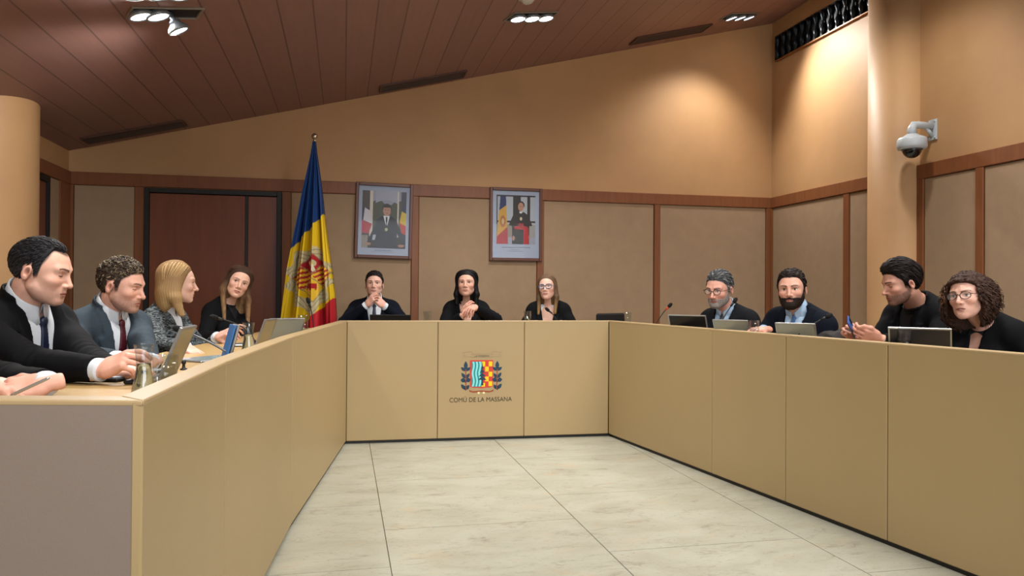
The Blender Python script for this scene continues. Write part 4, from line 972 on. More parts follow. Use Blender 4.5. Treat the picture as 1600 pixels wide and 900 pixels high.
# ------------------------------------------------------------------ a seated person
def person(g):
    h = g.get('h', 0.0026); s = g.get('s', 0.95); fem = g.get('fem', 0)
    Hc = P(*g['head']); Nb = P(*g['neck'])
    def facing(at, yaw):
        d = Vector((at.x, at.y, 0)).normalized(); r = Vector((d.y, -d.x, 0)); a = math.radians(yaw); return -d*math.cos(a)+r*math.sin(a)
    # head frame
    fw = facing(Hc, g['yaw']); rt = Vector((fw.y, -fw.x, 0)); up = Vector((0, 0, 1)); a = math.radians(g.get('pitch', 0))
    f2_ = fw*math.cos(a)+up*math.sin(a); u2 = up*math.cos(a)-fw*math.sin(a); b = math.radians(g.get('roll', 0))
    r3 = rt*math.cos(b)+u2*math.sin(b); u3 = u2*math.cos(b)-rt*math.sin(b)
    HR = np.stack([np3(r3), np3(f2_), np3(u3)], 1); hs = g.get('hs', 1.0); Ho = np3(Hc)
    # torso frame
    tf = facing(Nb, g['tyaw']); hipz = g.get('hipz', 0.555); side_l = g.get('side', 0.0); tr = Vector((tf.y, -tf.x, 0))
    Hip = Vector((Nb.x, Nb.y, 0))-tf*g.get('back', 0.06)-tr*side_l+Vector((0, 0, hipz))
    zt = (Nb-Hip); Lz = zt.length; zt.normalize(); yt = (tf-zt*tf.dot(zt)).normalized(); xt = yt.cross(zt)
    TR = np.stack([np3(xt), np3(yt), np3(zt)], 1)*s; No = np3(Nb); sz = Lz/s/0.50
    def tl(w): return (np.linalg.inv(TR) @ (np3(w)-No))                       # world -> torso local
    def tw(V): return V @ TR.T+No
    root_loc = np.array([Hip.x, Hip.y, 0.0])
    def W(V): return V-root_loc
    # neck top in torso local; head base is behind and below the eyes
    nt_ = tl(Ho+HR @ np.array([0, -0.028, -0.060])*hs); shw = 0.150 if not fem else 0.128; shj = 0.172 if not fem else 0.150
    shl = g.get('shrug', 0.0)
    SJ = {k: np.array([k*shj, -0.005, -0.078*sz+shl]) for k in (1, -1)}
    zq = lambda z: z*sz
    def torso(p):
        d = s_ell(p, (0, -0.008, zq(-0.17)), (0.150-0.015*fem, 0.106, 0.17))
        d = smin(d, s_cone(p, (-shw, -0.012, zq(-0.062)+shl), (shw, -0.012, zq(-0.062)+shl), 0.056, 0.056), 0.05)
        q = p.copy(); q[:, 0] = np.abs(q[:, 0])
        d = smin(d, s_cone(q, (0.028, -0.030, 0.015), (0.135, -0.018, zq(-0.038)+shl), 0.036, 0.040), 0.035)
        d = smin(d, s_ell(p, (0, 0.008, zq(-0.35)), (0.142-0.02*fem, 0.112+g.get('belly', 0), 0.17)), 0.06)
        d = smin(d, s_ell(p, (0, -0.01, zq(-0.50)), (0.168, 0.125, 0.11)), 0.06)
        if fem: d = smin(d, s_ell(q, (0.066, 0.078, zq(-0.185)), (0.060, 0.050, 0.060)), 0.04)
        return d
    neck_a, neck_b = np.array([0, -0.022, -0.045]), nt_
    def neck_d(p): return s_cone(p, neck_a, neck_b, 0.0, 0.0)
    nr = 0.052 if not fem else 0.044; nr *= g.get('neckr', 1.0)
    def neck(p): return s_cone(p, neck_a, neck_b, nr*1.08, nr*0.96)
    arms = {}
    for k, key in ((1, 'rhand'), (-1, 'lhand')):
        hd = g.get(key)
        if hd is None: continue
        wr = tl(np3(hd['p'])); S0 = SJ[k]; v = wr-S0; Ld = np.linalg.norm(v); a1, b1 = 0.285, 0.255
        if Ld > (a1+b1)*0.985: sc_ = Ld/((a1+b1)*0.985); a1 *= sc_; b1 *= sc_
        x = (a1*a1-b1*b1+Ld*Ld)/(2*Ld); hh = math.sqrt(max(a1*a1-x*x, 1e-5)); pole = np.array(hd.get('pole', (k*0.6, -0.25, -0.8)), float); u_ = v/Ld; pole = pole-u_*pole.dot(u_); pole /= np.linalg.norm(pole)
        el = S0+u_*x+pole*hh; arms[k] = (S0, el, wr, hd)
    def arms_d(p, r1, r2, r3, cut=1.0, only=None, wr_amp=0.0):
        d = None
        for k, (S0, el, wr, hd) in arms.items():
            if only and k != only: continue
            e1 = s_cone(p, S0, el, r1, r2)
            w2 = el+(wr-el)*cut; e2 = s_cone(p, el, w2, r2, r3)
            ax = (wr-el)/np.linalg.norm(wr-el); 
            t2 = (p-w2.astype(np.float32)) @ ax.astype(np.float32); e2 = np.maximum(e2, t2)
            e = smin(e1, e2, 0.02)
            if wr_amp:
                t1 = (p-el.astype(np.float32)) @ ax.astype(np.float32); near = np.exp(-((np.sqrt(((p-el)**2).sum(1))-0.03)/0.07)**2)
                e = e+wr_amp*near*np.sin(t1*190+5*hashn(p, 22, k+2))+wr_amp*0.7*hashn(p, 38, 3+k)
            d = e if d is None else np.minimum(d, e)
        return d if d is not None else np.full(len(p), 9.0)
    ks = list(arms); allp = np.array([q for k in ks for q in arms[k][:3]]+[[0.23, 0.15, 0.14], [-0.23, -0.16, zq(-0.63)]])
    lo, hi = allp.min(0)-0.075, allp.max(0)+0.075; hi[2] = max(hi[2], 0.10)
    # ---- body: one mesh (head, neck, trunk, arms, hands, legs)
    skin = np.array(rgb(g.get('skin', '#c49276')))
    Bp = []
    def hd_f(p):
        return head_full(p, g)
    Vh, Qh = mesh_sdf(hd_f, (-0.098, -0.125, -0.128), (0.098, 0.128, 0.132), h/hs)
    Ch = head_colours(Vh, g); Bp.append((W(Vh*hs @ HR.T+Ho), Qh, Ch))
    neckcut = g.get('neckline', None)
    def body_f(p):
        d = smin(torso(p), neck(p), 0.035)
        return smin(d, arms_d(p, 0.046, 0.036, 0.027), 0.03)
    hi2 = hi.copy(); hi2[2] = max(hi[2], nt_[2]+0.03); lo2 = np.minimum(lo, nt_-0.07); hi2 = np.maximum(hi2, nt_+0.07)
    Vb, Qb = mesh_sdf(body_f, lo2, hi2, 0.0085); Bp.append((W(tw(Vb)), Qb, np.tile(skin, (len(Vb), 1))))
    # legs in world space
    fwn = np3(tf); rtn = np3(tr); hipw = np3(Hip)
    def desk_gap(q):                                              # distance behind the desk fronts (positive on the seats' side)
        best = 9.0
        for run_ in DESK_LINES:
            for a_, b_ in zip(run_, run_[1:]):
                d_ = np3(b_-a_)[:2]; t_ = np.clip((q[:2]-np3(a_)[:2]) @ d_/(d_ @ d_), 0, 1); best = min(best, float(np.linalg.norm(q[:2]-np3(a_)[:2]-t_*d_)))
        return best
    def inside_line(q):
        x0_, y0_ = q[:2]; poly = [p_ for p_ in DESK_POLY]; c_ = False
        for i_ in range(len(poly)):
            a_, b_ = poly[i_], poly[(i_+1) % len(poly)]
            if (a_.y > y0_) != (b_.y > y0_) and x0_ < (b_.x-a_.x)*(y0_-a_.y)/(b_.y-a_.y)+a_.x: c_ = not c_
        return c_
    thl = 0.40*s
    while thl > 0.12 and any(inside_line(hipw+rtn*k*0.10*s+fwn*(t_*thl/5)) or desk_gap(hipw+rtn*k*0.10*s+fwn*(t_*thl/5)) < 0.14 for k in (1, -1) for t_ in (5,)): thl -= 0.02
    kn = {k: hipw+rtn*k*0.10*s+fwn*thl+np.array([0, 0, -0.02]) for k in (1, -1)}
    an = {k: np.array([*(kn[k]-fwn*0.10+rtn*k*0.02)[:2], 0.085]) for k in (1, -1)}
    def legs_f(p, e=0.0):
        d = None
        for k in (1, -1):
            hp = hipw+rtn*k*0.085*s+np.array([0, 0, -0.005]); x = smin(s_cone(p, hp, kn[k], 0.078+e, 0.056+e), s_cone(p, kn[k], an[k], 0.056+e, 0.036+e*1.6), 0.03); d = x if d is None else smin(d, x, 0.02)
        return d
    pts = np.array([hipw, *kn.values(), *an.values()]); lo3, hi3 = pts.min(0)-0.12, pts.max(0)+0.12; lo3[2] = 0.02
    Vl, Ql = mesh_sdf(legs_f, lo3, hi3, 0.016); Bp.append((W(Vl), Ql, np.tile(skin, (len(Vl), 1))))
    for k, (S0, el, wr, hd) in arms.items():
        fo, prims = hand_sdf(k, hd.get('curl', [0.35, 0.4, 0.45, 0.5]), hd.get('thumb', (0.5, 0.35, 0.3)), hd.get('spread', 0.06), hd.get('tout', 0.7))
        Vn, Qn = mesh_sdf(fo, (-0.10, -0.045, -0.10), (0.10, 0.19, 0.05), max(0.0026, h)); 
        fd = hd.get('dir'); fd = np3(fd) if fd is not None else tw(wr[None])[0]-tw(el[None])[0]; HM = frame(fd, np3(hd.get('nrm', Vector((0, 0, 1))))); 
        Wp = np3(hd['p']); Cn = np.tile(skin*np.array([1.0, 0.93, 0.92]), (len(Vn), 1))
        for (a_, b_, r1, r2, kk) in prims:                          # knuckles a little redder, nails paler
            kx = a_.copy(); kx[0] *= -k; Cn = mix3(Cn, skin*np.array([1.0, 0.72, 0.68]), np.clip(1-np.sqrt(((Vn-kx)**2).sum(1))/0.013, 0, 1)*0.6)
        Bp.append((W(Vn*s*g.get('handscale', 1.0) @ HM.T+Wp), Qn, Cn))
    skm = mat('skin', '#c49276', 0.5, vcol=True, spec=0.35, sss=0.05, noise=0.045, nscale=70, bump=0.06, bscale=420)
    body = add_mesh('person', Bp, skm, None, vcol=True); body.location = root_loc.tolist(); tag(body, g['label'], 'person', g.get('group'))
    def child(name, parts, m, vcol=False, label=None):
        o = add_mesh(name, parts, m, body, vcol); 
        if label: o['label'] = label
        return o
    # ---- hair
    gdn = HR.T @ np.array([0, 0, -1.0]); gdn = gdn/max(-gdn[2], 0.3)
    def sag(V):
        k_ = np.maximum(-0.055-V[:, 2], 0)[:, None]; return V+k_*np.array([gdn[0], gdn[1], 0])[None] if g.get('style') in ('long', 'curly') else V
    hf = {'short': hair_short, 'long': hair_long, 'curly': hair_curly}[g.get('style', 'short')]
    hp_ = [(W(sag(V)*hs @ HR.T+Ho), Q, C) for V, Q, C in hf(g, max(h, 0.003))]; child('hair', hp_, mat('hair', '#2a1f1a', 0.62, vcol=True, spec=0.2), True)
    if g.get('fullbeard'): child('beard', [(W(V*hs @ HR.T+Ho), Q, C) for V, Q, C in beard_part(g, max(h*0.8, 0.0022))], mat('beard_hair', '#2a1f1a', 0.7, vcol=True, spec=0.2), True)
    # ---- clothes
    jm = g['jacket']; zb = zq(g.get('button', -0.32)); w0_ = g.get('vwidth', 0.066); lap = g.get('lapel', 0.062); jt = 0.013
    def wv(z): return w0_*np.clip((z-zb)/(0.03-zb), 0, 1.3)**0.75
    def jacket_f(p):
        d = torso(p)-jt; ad = arms_d(p, 0.062, 0.051, 0.040, 0.93, wr_amp=0.0035)
        if not fem or g.get('pads', 1): d = smin(d, s_cone(p, (-shj+0.02, -0.01, zq(-0.062)+shl), (shj-0.02, -0.01, zq(-0.062)+shl), 0.066, 0.066), 0.02)
        d = d+0.0028*hashn(p, 24, g.get('seed', 1))*np.clip(-p[:, 2]/0.1, 0, 1)
        ax = np.abs(p[:, 0]); z = p[:, 2]
        carve = np.maximum(np.maximum(ax-wv(z), zb-z), 0.015-p[:, 1]); d = np.maximum(d, -carve)
        if zb < 0:
            nd = neck_d(p); d = smax(d, -(nd-(nr+0.008+g.get('neckhole', 0))), 0.004)
            if g.get('collar', 1):
                zc_ = p[:, 2]+0.30*p[:, 1]; col_ = np.maximum(np.abs(nd-(nr+0.020))-0.0055, np.maximum(zc_-0.062, -0.05-zc_)); col_ = np.maximum(col_, p[:, 1]-0.035); d = smin(d, col_, 0.006)
        if lap:
            lw = np.interp(z, [zb, zb+0.03, zq(-0.115), zq(-0.085), zq(-0.080), -0.05, 0.03], [0, lap*0.4, lap*0.95, lap, lap*0.62, lap*0.66, lap*0.62]).astype(np.float32)
            w = wv(z); rg = np.maximum(np.maximum(w-0.003-ax, ax-w-lw), np.maximum(zb-z, 0.01-p[:, 1])); l_ = np.maximum(torso(p)-jt-0.0105, rg); l_ = np.maximum(l_, -(neck_d(p)-(nr+0.009))); d = np.minimum(d, l_)
        if g.get('hem', -0.56): d = np.maximum(d, zq(g.get('hem', -0.56))-z)
        d = smin(d, ad, 0.03)
        return d
    jh = g.get('jh', 0.0065)
    Vj, Qj = mesh_sdf(jacket_f, lo, hi, jh)
    jvc = None
    if g.get('buttons'):
        pass
    jo = child('jacket', [(W(tw(Vj)), Qj, None)], jm, label=g.get('jacketlabel')); md = jo.modifiers.new('smooth', 'SMOOTH'); md.factor = 0.5; md.iterations = 6
    top = g.get('shirt')
    if top:
        smm, kind = top
        def shirt_f(p):
            d = torso(p)-0.005-(0.004 if kind != 'collar' else 0); d = np.maximum(d, zq(-0.50)-p[:, 2]); q = p.copy(); q[:, 0] = np.abs(q[:, 0])
            if kind == 'collar':
                nd = neck_d(p); zc_ = p[:, 2]+0.42*p[:, 1]; d = smax(d, -(nd-nr*0.9), 0.004)
                
                fy = nr-0.004
                pl_ = np.maximum(np.abs(p[:, 0])-0.014, torso(p)-0.0068); pl_ = np.maximum(pl_, np.maximum(-p[:, 1], p[:, 2]+0.03)); d = np.minimum(d, pl_)
            elif kind == 'round': d = smax(d, -(neck_d(p)-(nr+0.010)), 0.006); d = smin(d, np.maximum(np.abs(neck_d(p)-(nr+0.010))-0.004, np.abs(p[:, 2]+0.35*p[:, 1]-0.0)-0.02), 0.006)
            elif kind == 'scoop': d = smax(d, -s_ell(p, (0, 0.09, g.get('scoop', -0.05)), (0.065, 0.12, 0.10)), 0.006)
            elif kind == 'turtle': nd = neck_d(p); d = smin(d, np.maximum(nd-(nr+0.006), np.abs(p[:, 2]+0.35*p[:, 1]-0.015)-0.035), 0.01)
            return d
        Vs, Qs = mesh_sdf(shirt_f, lo, hi, 0.005 if g.get('h', 1) < 0.0024 else 0.006); so_ = child('shirt', [(W(tw(Vs)), Qs, None)], smm); md = so_.modifiers.new('smooth', 'SMOOTH'); md.factor = 0.5; md.iterations = 2
        if kind == 'collar':
            a_ax = neck_b-neck_a; a_ax = a_ax/np.linalg.norm(a_ax); fy_ = np.array([0, 1.0, 0]); fy_ = fy_-a_ax*fy_.dot(a_ax); fy_ /= np.linalg.norm(fy_); fx_ = np.cross(fy_, a_ax)
            n_ = 57; TH_ = np.radians(np.linspace(-172, 172, n_)); V = []; fs = []; ch_ = g.get('collarh', 1.0)
            for th_ in TH_:
                fr2 = min(1, max(0, (abs(math.degrees(th_))-70)/100)); dirv = -fy_*math.cos(th_)+fx_*math.sin(th_)
                top_s = (0.140-0.042*fr2)*ch_; leaf = 0.040*(1-fr2)+(-0.004 if fr2 > 0.0 else 0)*fr2; leaf = 0.088-0.040*fr2-0.040*max(0, 1-abs(fr2-0.80)/0.20)*(fr2 > 0.55)
                for (r_, s_) in ((nr+0.004, 0.015), (nr+0.0045, top_s-0.003), (nr+0.006, top_s), (nr+0.0085, top_s-0.003), (nr+0.012+0.004*fr2, (top_s+leaf)/2), (nr+0.016+0.014*fr2, leaf)): V.append(neck_a+a_ax*s_+dirv*r_)
            for i in range(n_-1):
                for j in range(5): fs.append((i*6+j, i*6+j+1, (i+1)*6+j+1, (i+1)*6+j))
            q = MB(); q.add(W(tw(np.array(V))), fs, smooth=True); co_ = q.build('shirt_collar', smm, body); md = co_.modifiers.new('solidify', 'SOLIDIFY'); md.thickness = 0.0022; md.offset = 0
            for k_, (S0, el, wr, hd) in arms.items():
                ax_ = (wr-el)/np.linalg.norm(wr-el); a_ = el+(wr-el)*0.82; b_ = wr+ax_*0.004; q = MB(); ls = [0.0, 0.5, 0.96, 1.0, 1.0, 0.9]; rs = [0.034, 0.0345, 0.0350, 0.0345, 0.0305, 0.0300]
                q.tube([a_+(b_-a_)*t_ for t_ in ls[:3]]+[b_, b_-ax_*0.002, b_-ax_*0.012], rs, n=24, caps=False); V = np.concatenate(q.V); q.V = [W(tw(V))]; q.build('shirt_cuff', smm, body)
    if g.get('tie'):
        def tie_f(p):
            ax = np.abs(p[:, 0]); fy = nr+0.014; kn_ = s_ell(p, (0, fy, -0.026), (0.017, 0.013, 0.020))
            bl_ = np.maximum(torso(p)-0.013, ax-(0.011+0.075*np.clip(-0.03-p[:, 2], 0, 0.3))); bl_ = np.maximum(bl_, np.maximum(-p[:, 1]+0.02, np.maximum(p[:, 2]+0.032, zq(-0.40)-p[:, 2])))
            return smin(bl_, kn_, 0.006)
        Vt, Qt = mesh_sdf(tie_f, (-0.06, 0.0, zq(-0.42)), (0.06, 0.19, 0.03), 0.0042); child('tie', [(W(tw(Vt)), Qt, None)], g['tie'])
    Vp, Qp = mesh_sdf(lambda p: legs_f(p, 0.014), lo3-0.02, hi3+0.02, 0.014); child('trousers', [(W(Vp), Qp, None)], g.get('trouser_mat', mat('dark_trousers', '#15171c', 0.85)))
    for k in (1, -1):
        a_ = an[k]; q = MB(); R_ = frame(fwn, (0, 0, 1)); prof = [(0.026, -0.09, 0.0), (0.040, -0.075, 0.045), (0.042, -0.02, 0.085), (0.043, 0.05, 0.055), (0.045, 0.10, 0.045), (0.040, 0.15, 0.035), (0.022, 0.18, 0.022)]
        V = []; fs = []; n_ = 12
        for (wd, yy, ht) in prof:
            for j in range(n_): t = 2*math.pi*j/n_; V.append((wd*math.cos(t), yy, max(0.002, 0.5*ht+0.5*ht*math.sin(t)*1.0 if ht else 0.02*math.sin(t)+0.02)))
        for i in range(len(prof)-1):
            for j in range(n_): fs.append((i*n_+j, i*n_+(j+1) % n_, (i+1)*n_+(j+1) % n_, (i+1)*n_+j))
        fs += [tuple(range(n_)), tuple((len(prof)-1)*n_+j for j in range(n_))[::-1]]
        q.add(np.array(V) @ R_.T+np.array([a_[0], a_[1], 0])-root_loc, fs, smooth=True); fix_normals(q.build('shoe', mat('black_leather', '#0c0c0d', 0.3), body))
    # ---- glasses
    if g.get('glasses'):
        gm, gw, gh_, rnd = g['glasses']; q = MB(); lens = MB()
        for k in (1, -1):
            cx_ = k*0.0325; pts_ = []
            for t in np.linspace(0, 2*math.pi, 25): 
                c_, s_ = math.cos(t), math.sin(t); e = 1.0 if rnd else 0.6; pts_.append((cx_+gw*math.copysign(abs(c_)**e, c_), 0.0985-0.12*max(abs(cx_+gw*c_)-0.03, 0)**1*1.2, -0.003+gh_*math.copysign(abs(s_)**e, s_)))
            q.tube(pts_, g.get('rim', 0.0016), n=6, caps=False)
            q.tube([(k*(0.0325+gw), 0.0945, 0.003), (k*0.074, 0.082, 0.004), (k*0.080, 0.02, 0.003), (k*0.081, -0.010, 0.0), (k*0.079, -0.03, -0.02)], 0.0016, n=6)
        q.tube([(-(0.0325-gw)-0.0005, 0.0985, 0.0), (0, 0.1015, 0.003), ((0.0325-gw)+0.0005, 0.0985, 0.0)], 0.0016, n=6)
        V = np.concatenate(q.V)*hs; q.V = [W(V @ HR.T+Ho)]; gl_ = q.build('glasses', gm, body); q = MB()
        for k in (1, -1):
            pts_ = [(k*0.0325+gw*0.96*math.cos(t), 0.0983-0.14*max(abs(k*0.0325+gw*math.cos(t))-0.03, 0), -0.003+gh_*0.96*math.sin(t)) for t in np.linspace(0, 2*math.pi, 20, endpoint=False)]; q.add(np.array(pts_), [tuple(range(20))])
        V = np.concatenate(q.V)*hs; q.V = [W(V @ HR.T+Ho)]; q.build('lens', mat('spectacle_lens', '#ffffff', 0.03, alpha=0.10, spec=0.8), gl_)
    for (u_, z_, m_, r_) in g.get('pins', []):
        # small lapel pin: find the jacket surface in front
        ys = np.linspace(0.2, 0.0, 200).astype(np.float32); pp = np.stack([np.full(200, u_), ys, np.full(200, zq(z_))], 1).astype(np.float32); dd = jacket_f(pp); i_ = int(np.argmax(dd < 0)); wp_ = tw(np.array([[u_, ys[i_]+0.001, zq(z_)]]))[0]
        q = MB(); q.lathe([(r_, -0.001), (r_, 0.002), (r_*0.6, 0.003), (0, 0.003)], W(wp_[None])[0], n=14, R=frame(TR[:, 2], TR[:, 1])); q.build('lapel_pin', m_, body)
    g['_J'] = dict(tw=tw, tl=tl, arms=arms, HR=HR, Ho=Ho, hs=hs, root=root_loc, body=body, tf=tf, hip=Hip)
    return body
# ------------------------------------------------------------------ the twelve people
def tex(name, col, **k): return mat(name, col, 0.88, noise=0.10, nscale=30, fine=0.15, spec=0.15, **k)
black_wool = tex('black_wool', '#0b0c0f'); navy_wool = tex('navy_wool', '#0c111c'); char_wool = tex('charcoal_wool', '#121418'); slate_wool = tex('slate_blue_wool', '#323c44')
white_cot = mat('white_cotton', '#c9cfd6', 0.8, noise=0.03, nscale=20); blue_cot = mat('pale_blue_cotton', '#9db8d4', 0.8, noise=0.03, nscale=20)
navy_tie = mat('navy_silk', '#121b33', 0.45, noise=0.2, nscale=120); maroon_tie = mat('maroon_silk', '#4a141e', 0.45, noise=0.3, nscale=160); blue_tie = mat('blue_silk', '#3a6290', 0.4, noise=0.15, nscale=160); grey_tie = mat('patterned_grey_silk', '#2c3540', 0.45, noise=0.5, nscale=180)
black_knit = mat('black_knit', '#0c0c0e', 0.9)
def tweed():
    m = mat('black_white_tweed', '#20252a', 0.9, spec=0.2); nt = m.node_tree; N = nt.nodes; L = nt.links; b = N['Principled BSDF']
    tc = N.new('ShaderNodeTexCoord'); mp = N.new('ShaderNodeMapping'); mp.inputs['Scale'].default_value = (0.45, 0.45, 1.5); L.new(tc.outputs['Object'], mp.inputs[0])
    nz = N.new('ShaderNodeTexNoise'); nz.inputs['Scale'].default_value = 95; nz.inputs['Detail'].default_value = 3; nz.inputs['Distortion'].default_value = 1.2; L.new(mp.outputs[0], nz.inputs[0])
    r = N.new('ShaderNodeValToRGB'); e = r.color_ramp.elements; e[0].position = 0.44; e[0].color = (*rgb('#14181c'), 1); e[1].position = 0.62; e[1].color = (*rgb('#6c7476'), 1); L.new(nz.outputs['Fac'], r.inputs[0]); L.new(r.outputs[0], b.inputs['Base Color'])
    bp = N.new('ShaderNodeBump'); bp.inputs['Strength'].default_value = 0.5; bp.inputs['Distance'].default_value = 0.004; L.new(nz.outputs['Fac'], bp.inputs['Height']); L.new(bp.outputs[0], b.inputs['Normal']); return m
dark_rim = mat('black_acetate', '#101014', 0.25); blue_rim = mat('blue_acetate', '#2a4c74', 0.25); metal_rim = mat('dark_metal_rim', '#3a3538', 0.3, 0.5)
gold = mat('gold_pin', '#d0b060', 0.35, 0.7); silver_pin = mat('silver_pin', '#c8ccd0', 0.3, 0.8)
CAST = []
# left desk, near to far
CAST.append(dict(label='person at the lower left edge, only hands holding a pen on the desk in view', head=(-170, 420, 2.10), neck=(-170, 535, 2.12), yaw=40, pitch=-20, tyaw=40, s=0.95, style='short', hair='#3a2c22', skin=(205, 160, 140), h=0.004,
    jacket=black_wool, shirt=(white_cot, 'collar'), tie=navy_tie, jh=0.009, back=0.12,
    rhand=dict(p=P(-22, 601, 1.98), dir=vec(1, -0.12, 0.10), nrm=vec(0.1, 1, 0.3), curl=[0.5, 0.6, 0.65, 0.7]),
    lhand=dict(p=P(74, 599, 2.02), dir=vec(-0.75, -0.12, 0.60), nrm=vec(0.5, 0.75, 0.5), curl=[1.0, 1.15, 1.2, 1.3], thumb=(0.3, 0.5, 0.5), pole=(-0.8, 0.2, -0.5))))
CAST.append(dict(label='man in black suit and white shirt looking down, nearest on the left desk', head=(65, 423, 2.62), neck=(44, 483, 2.67), yaw=66, pitch=-11, hs=0.95, tyaw=50, s=1.02, back=0.14, shrug=0.008,
    style='short', hair='#1b1a1c', thick=0.005, top=0.005, recede=0.030, hairline=0.012, grey_sides=0.25, greycol='#55565a', beard=0.25, nose=0.95, jaw=1.16, width=1.05, open=0.0010, skin=(209, 163, 142), h=0.0019, lockr=0.0020, nlocks=1300, locklen=0.022, ruffle=0.0015, neckr=1.02, collarh=1.06, seed=3,
    jacket=black_wool, shirt=(white_cot, 'collar'), tie=navy_tie, jh=0.0055, button=-0.34, vwidth=0.078,
    rhand=dict(p=P(158, 578, 2.30), dir=vec(0.86, 0.36, 0.10), nrm=vec(-0.2, 0.75, 0.65), curl=[(0.5, 0.7, 0.5), (0.7, 0.8, 0.6), (0.9, 0.8, 0.6), (1.0, 0.8, 0.6)], thumb=(0.6, 0.2, 0.2), tout=0.5, pole=(0.3, -0.6, -0.7)),
    lhand=dict(p=P(190, 582, 2.45), dir=vec(0.9, 0.05, 0.45), nrm=vec(0.1, 0.9, 0.3), curl=[0.4, 0.5, 0.5, 0.6])))
CAST.append(dict(label='curly-haired man in slate blue jacket and maroon tie looking down', head=(190, 446, 3.36), neck=(175, 491, 3.40), yaw=62, pitch=-10, hs=0.97, tyaw=42, s=0.98, back=0.12,
    style='short', hair='#3a3028', hair2='#86765c', mix2=0.12, ringz=0.05, curl=0.55, thick=0.007, top=0.010, beard=0.55, nose=1.05, open=0.0010, skin=(204, 156, 136), h=0.0022, nrings=420, nlocks=500, seed=5, jaw=1.02,
    jacket=slate_wool, shirt=(white_cot, 'collar'), tie=maroon_tie, jh=0.006, button=-0.36, vwidth=0.072,
    rhand=dict(p=P(184, 562, 2.90), dir=vec(0.75, -0.1, 0.6), nrm=vec(-0.3, 0.9, 0.4), curl=[0.6, 0.7, 0.8, 0.9]),
    lhand=dict(p=P(234, 566, 2.72), dir=vec(-0.4, -0.2, 0.9), nrm=vec(0.3, 0.9, 0.3), curl=[0.5, 0.6, 0.7, 0.8])))
CAST.append(dict(label='woman with straight dark blonde hair in a grey tweed jacket, in profile', head=(277, 441, 4.20), neck=(262, 486, 4.24), yaw=98, pitch=-3, hs=0.95, tyaw=62, s=0.93, back=0.05, fem=1,
    style='long', hair='#8a6e4c', hair2='#c6a672', length=0.20, vol=1.12, part=0.01, roots=0.6, tips=0.6, tipz=0.03, wave=0.004, front=0.03, nlocks=1600, skin=(206, 166, 148), nose=1.12, h=0.0024, fwd=0.3, lockr=0.0024, open=0.004, fall_f=0.035,
    jacket=tweed(), shirt=(white_cot, 'collar'), lapel=0.0, pads=0, jh=0.006, button=-0.2, vwidth=0.06, jacketlabel='black and white tweed jacket',
    rhand=dict(p=P(289, 543, 3.50), dir=vec(0.85, -0.35, 0.4), nrm=vec(0.1, 1, 0.15), curl=[(0.2, 0.6, 0.5), (0.3, 0.6, 0.5), (0.4, 0.6, 0.5), (0.5, 0.6, 0.5)], spread=0.12, tout=0.9),
    lhand=dict(p=P(340, 527, 4.15), dir=vec(0.8, 0.35, 0.3), nrm=vec(-0.3, 0.7, 0.5), curl=[0.6, 0.7, 0.8, 0.9])))
CAST.append(dict(label='woman with long brown hair in black jacket turned to the viewer, left desk', head=(373, 441.5, 5.14), neck=(356, 475, 5.18), yaw=8, pitch=0, roll=20, hs=0.93, tyaw=42, s=0.90, back=0.04, fem=1,
    style='long', hair='#3c2a20', hair2='#a8845c', length=0.30, vol=1.14, part=-0.012, roots=0.15, tips=0.85, tipz=0.0, wave=0.022, nlocks=1500, skin=(212, 168, 146), h=0.0025, gaze=(0.003, -0.001), lips=1.15, fwd=0.4, fall_f=0.04, iris='#3a2818', lipcol='#a86058', browcol='#33241c', fluff=2.0, lockr=0.0026,
    jacket=black_wool, shirt=(black_knit, 'round'), lapel=0.0, pads=0, jh=0.0065, button=-0.1, vwidth=0.05, collar=0,
    rhand=dict(p=P(352, 524, 4.72), dir=vec(0.75, 0.45, 0.3), nrm=vec(-0.5, 0.6, 0.6), curl=[0.5, 0.6, 0.8, 0.9]),
    lhand=dict(p=P(383, 533, 4.80), dir=vec(-0.75, 0.1, 0.5), nrm=vec(0.2, 0.9, 0.4), curl=[0.6, 0.7, 0.8, 0.9])))
# centre desk
CAST.append(dict(label='dark-haired man with clasped hands under his chin, centre desk', head=(585, 444.5, 6.45), neck=(585, 473, 6.52), yaw=-4, pitch=8, hs=0.93, tyaw=0, s=0.96, back=0.0, shrug=0.012,
    style='short', hair='#1f1b1a', thick=0.007, top=0.008, grey_sides=0.2, beard=0.15, skin=(206, 164, 146), h=0.0026, seed=9, open=0.0038, jaw=1.05, topdir=(0.9, -0.5, 1),
    jacket=navy_wool, shirt=(white_cot, 'collar'), tie=navy_tie, button=-0.34, vwidth=0.080,
    rhand=dict(p=P(572.5, 477, 6.20), dir=vec(0.62, 0.72, 0.16), nrm=vec(-0.55, 0.35, 0.8), curl=[(0.45, 1.0, 0.5), (0.5, 1.05, 0.5), (0.55, 1.1, 0.5), (0.6, 1.15, 0.6)], thumb=(0.3, 0.2, 0.2), tout=0.4, pole=(0.9, 0.1, -0.8)),
    lhand=dict(p=P(600, 478, 6.22), dir=vec(-0.70, 0.66, 0.10), nrm=vec(0.55, 0.40, 0.75), curl=[(0.45, 1.0, 0.5), (0.5, 1.05, 0.5), (0.55, 1.1, 0.5), (0.6, 1.15, 0.6)], thumb=(0.3, 0.2, 0.2), tout=0.4, pole=(-0.9, 0.1, -0.8))))
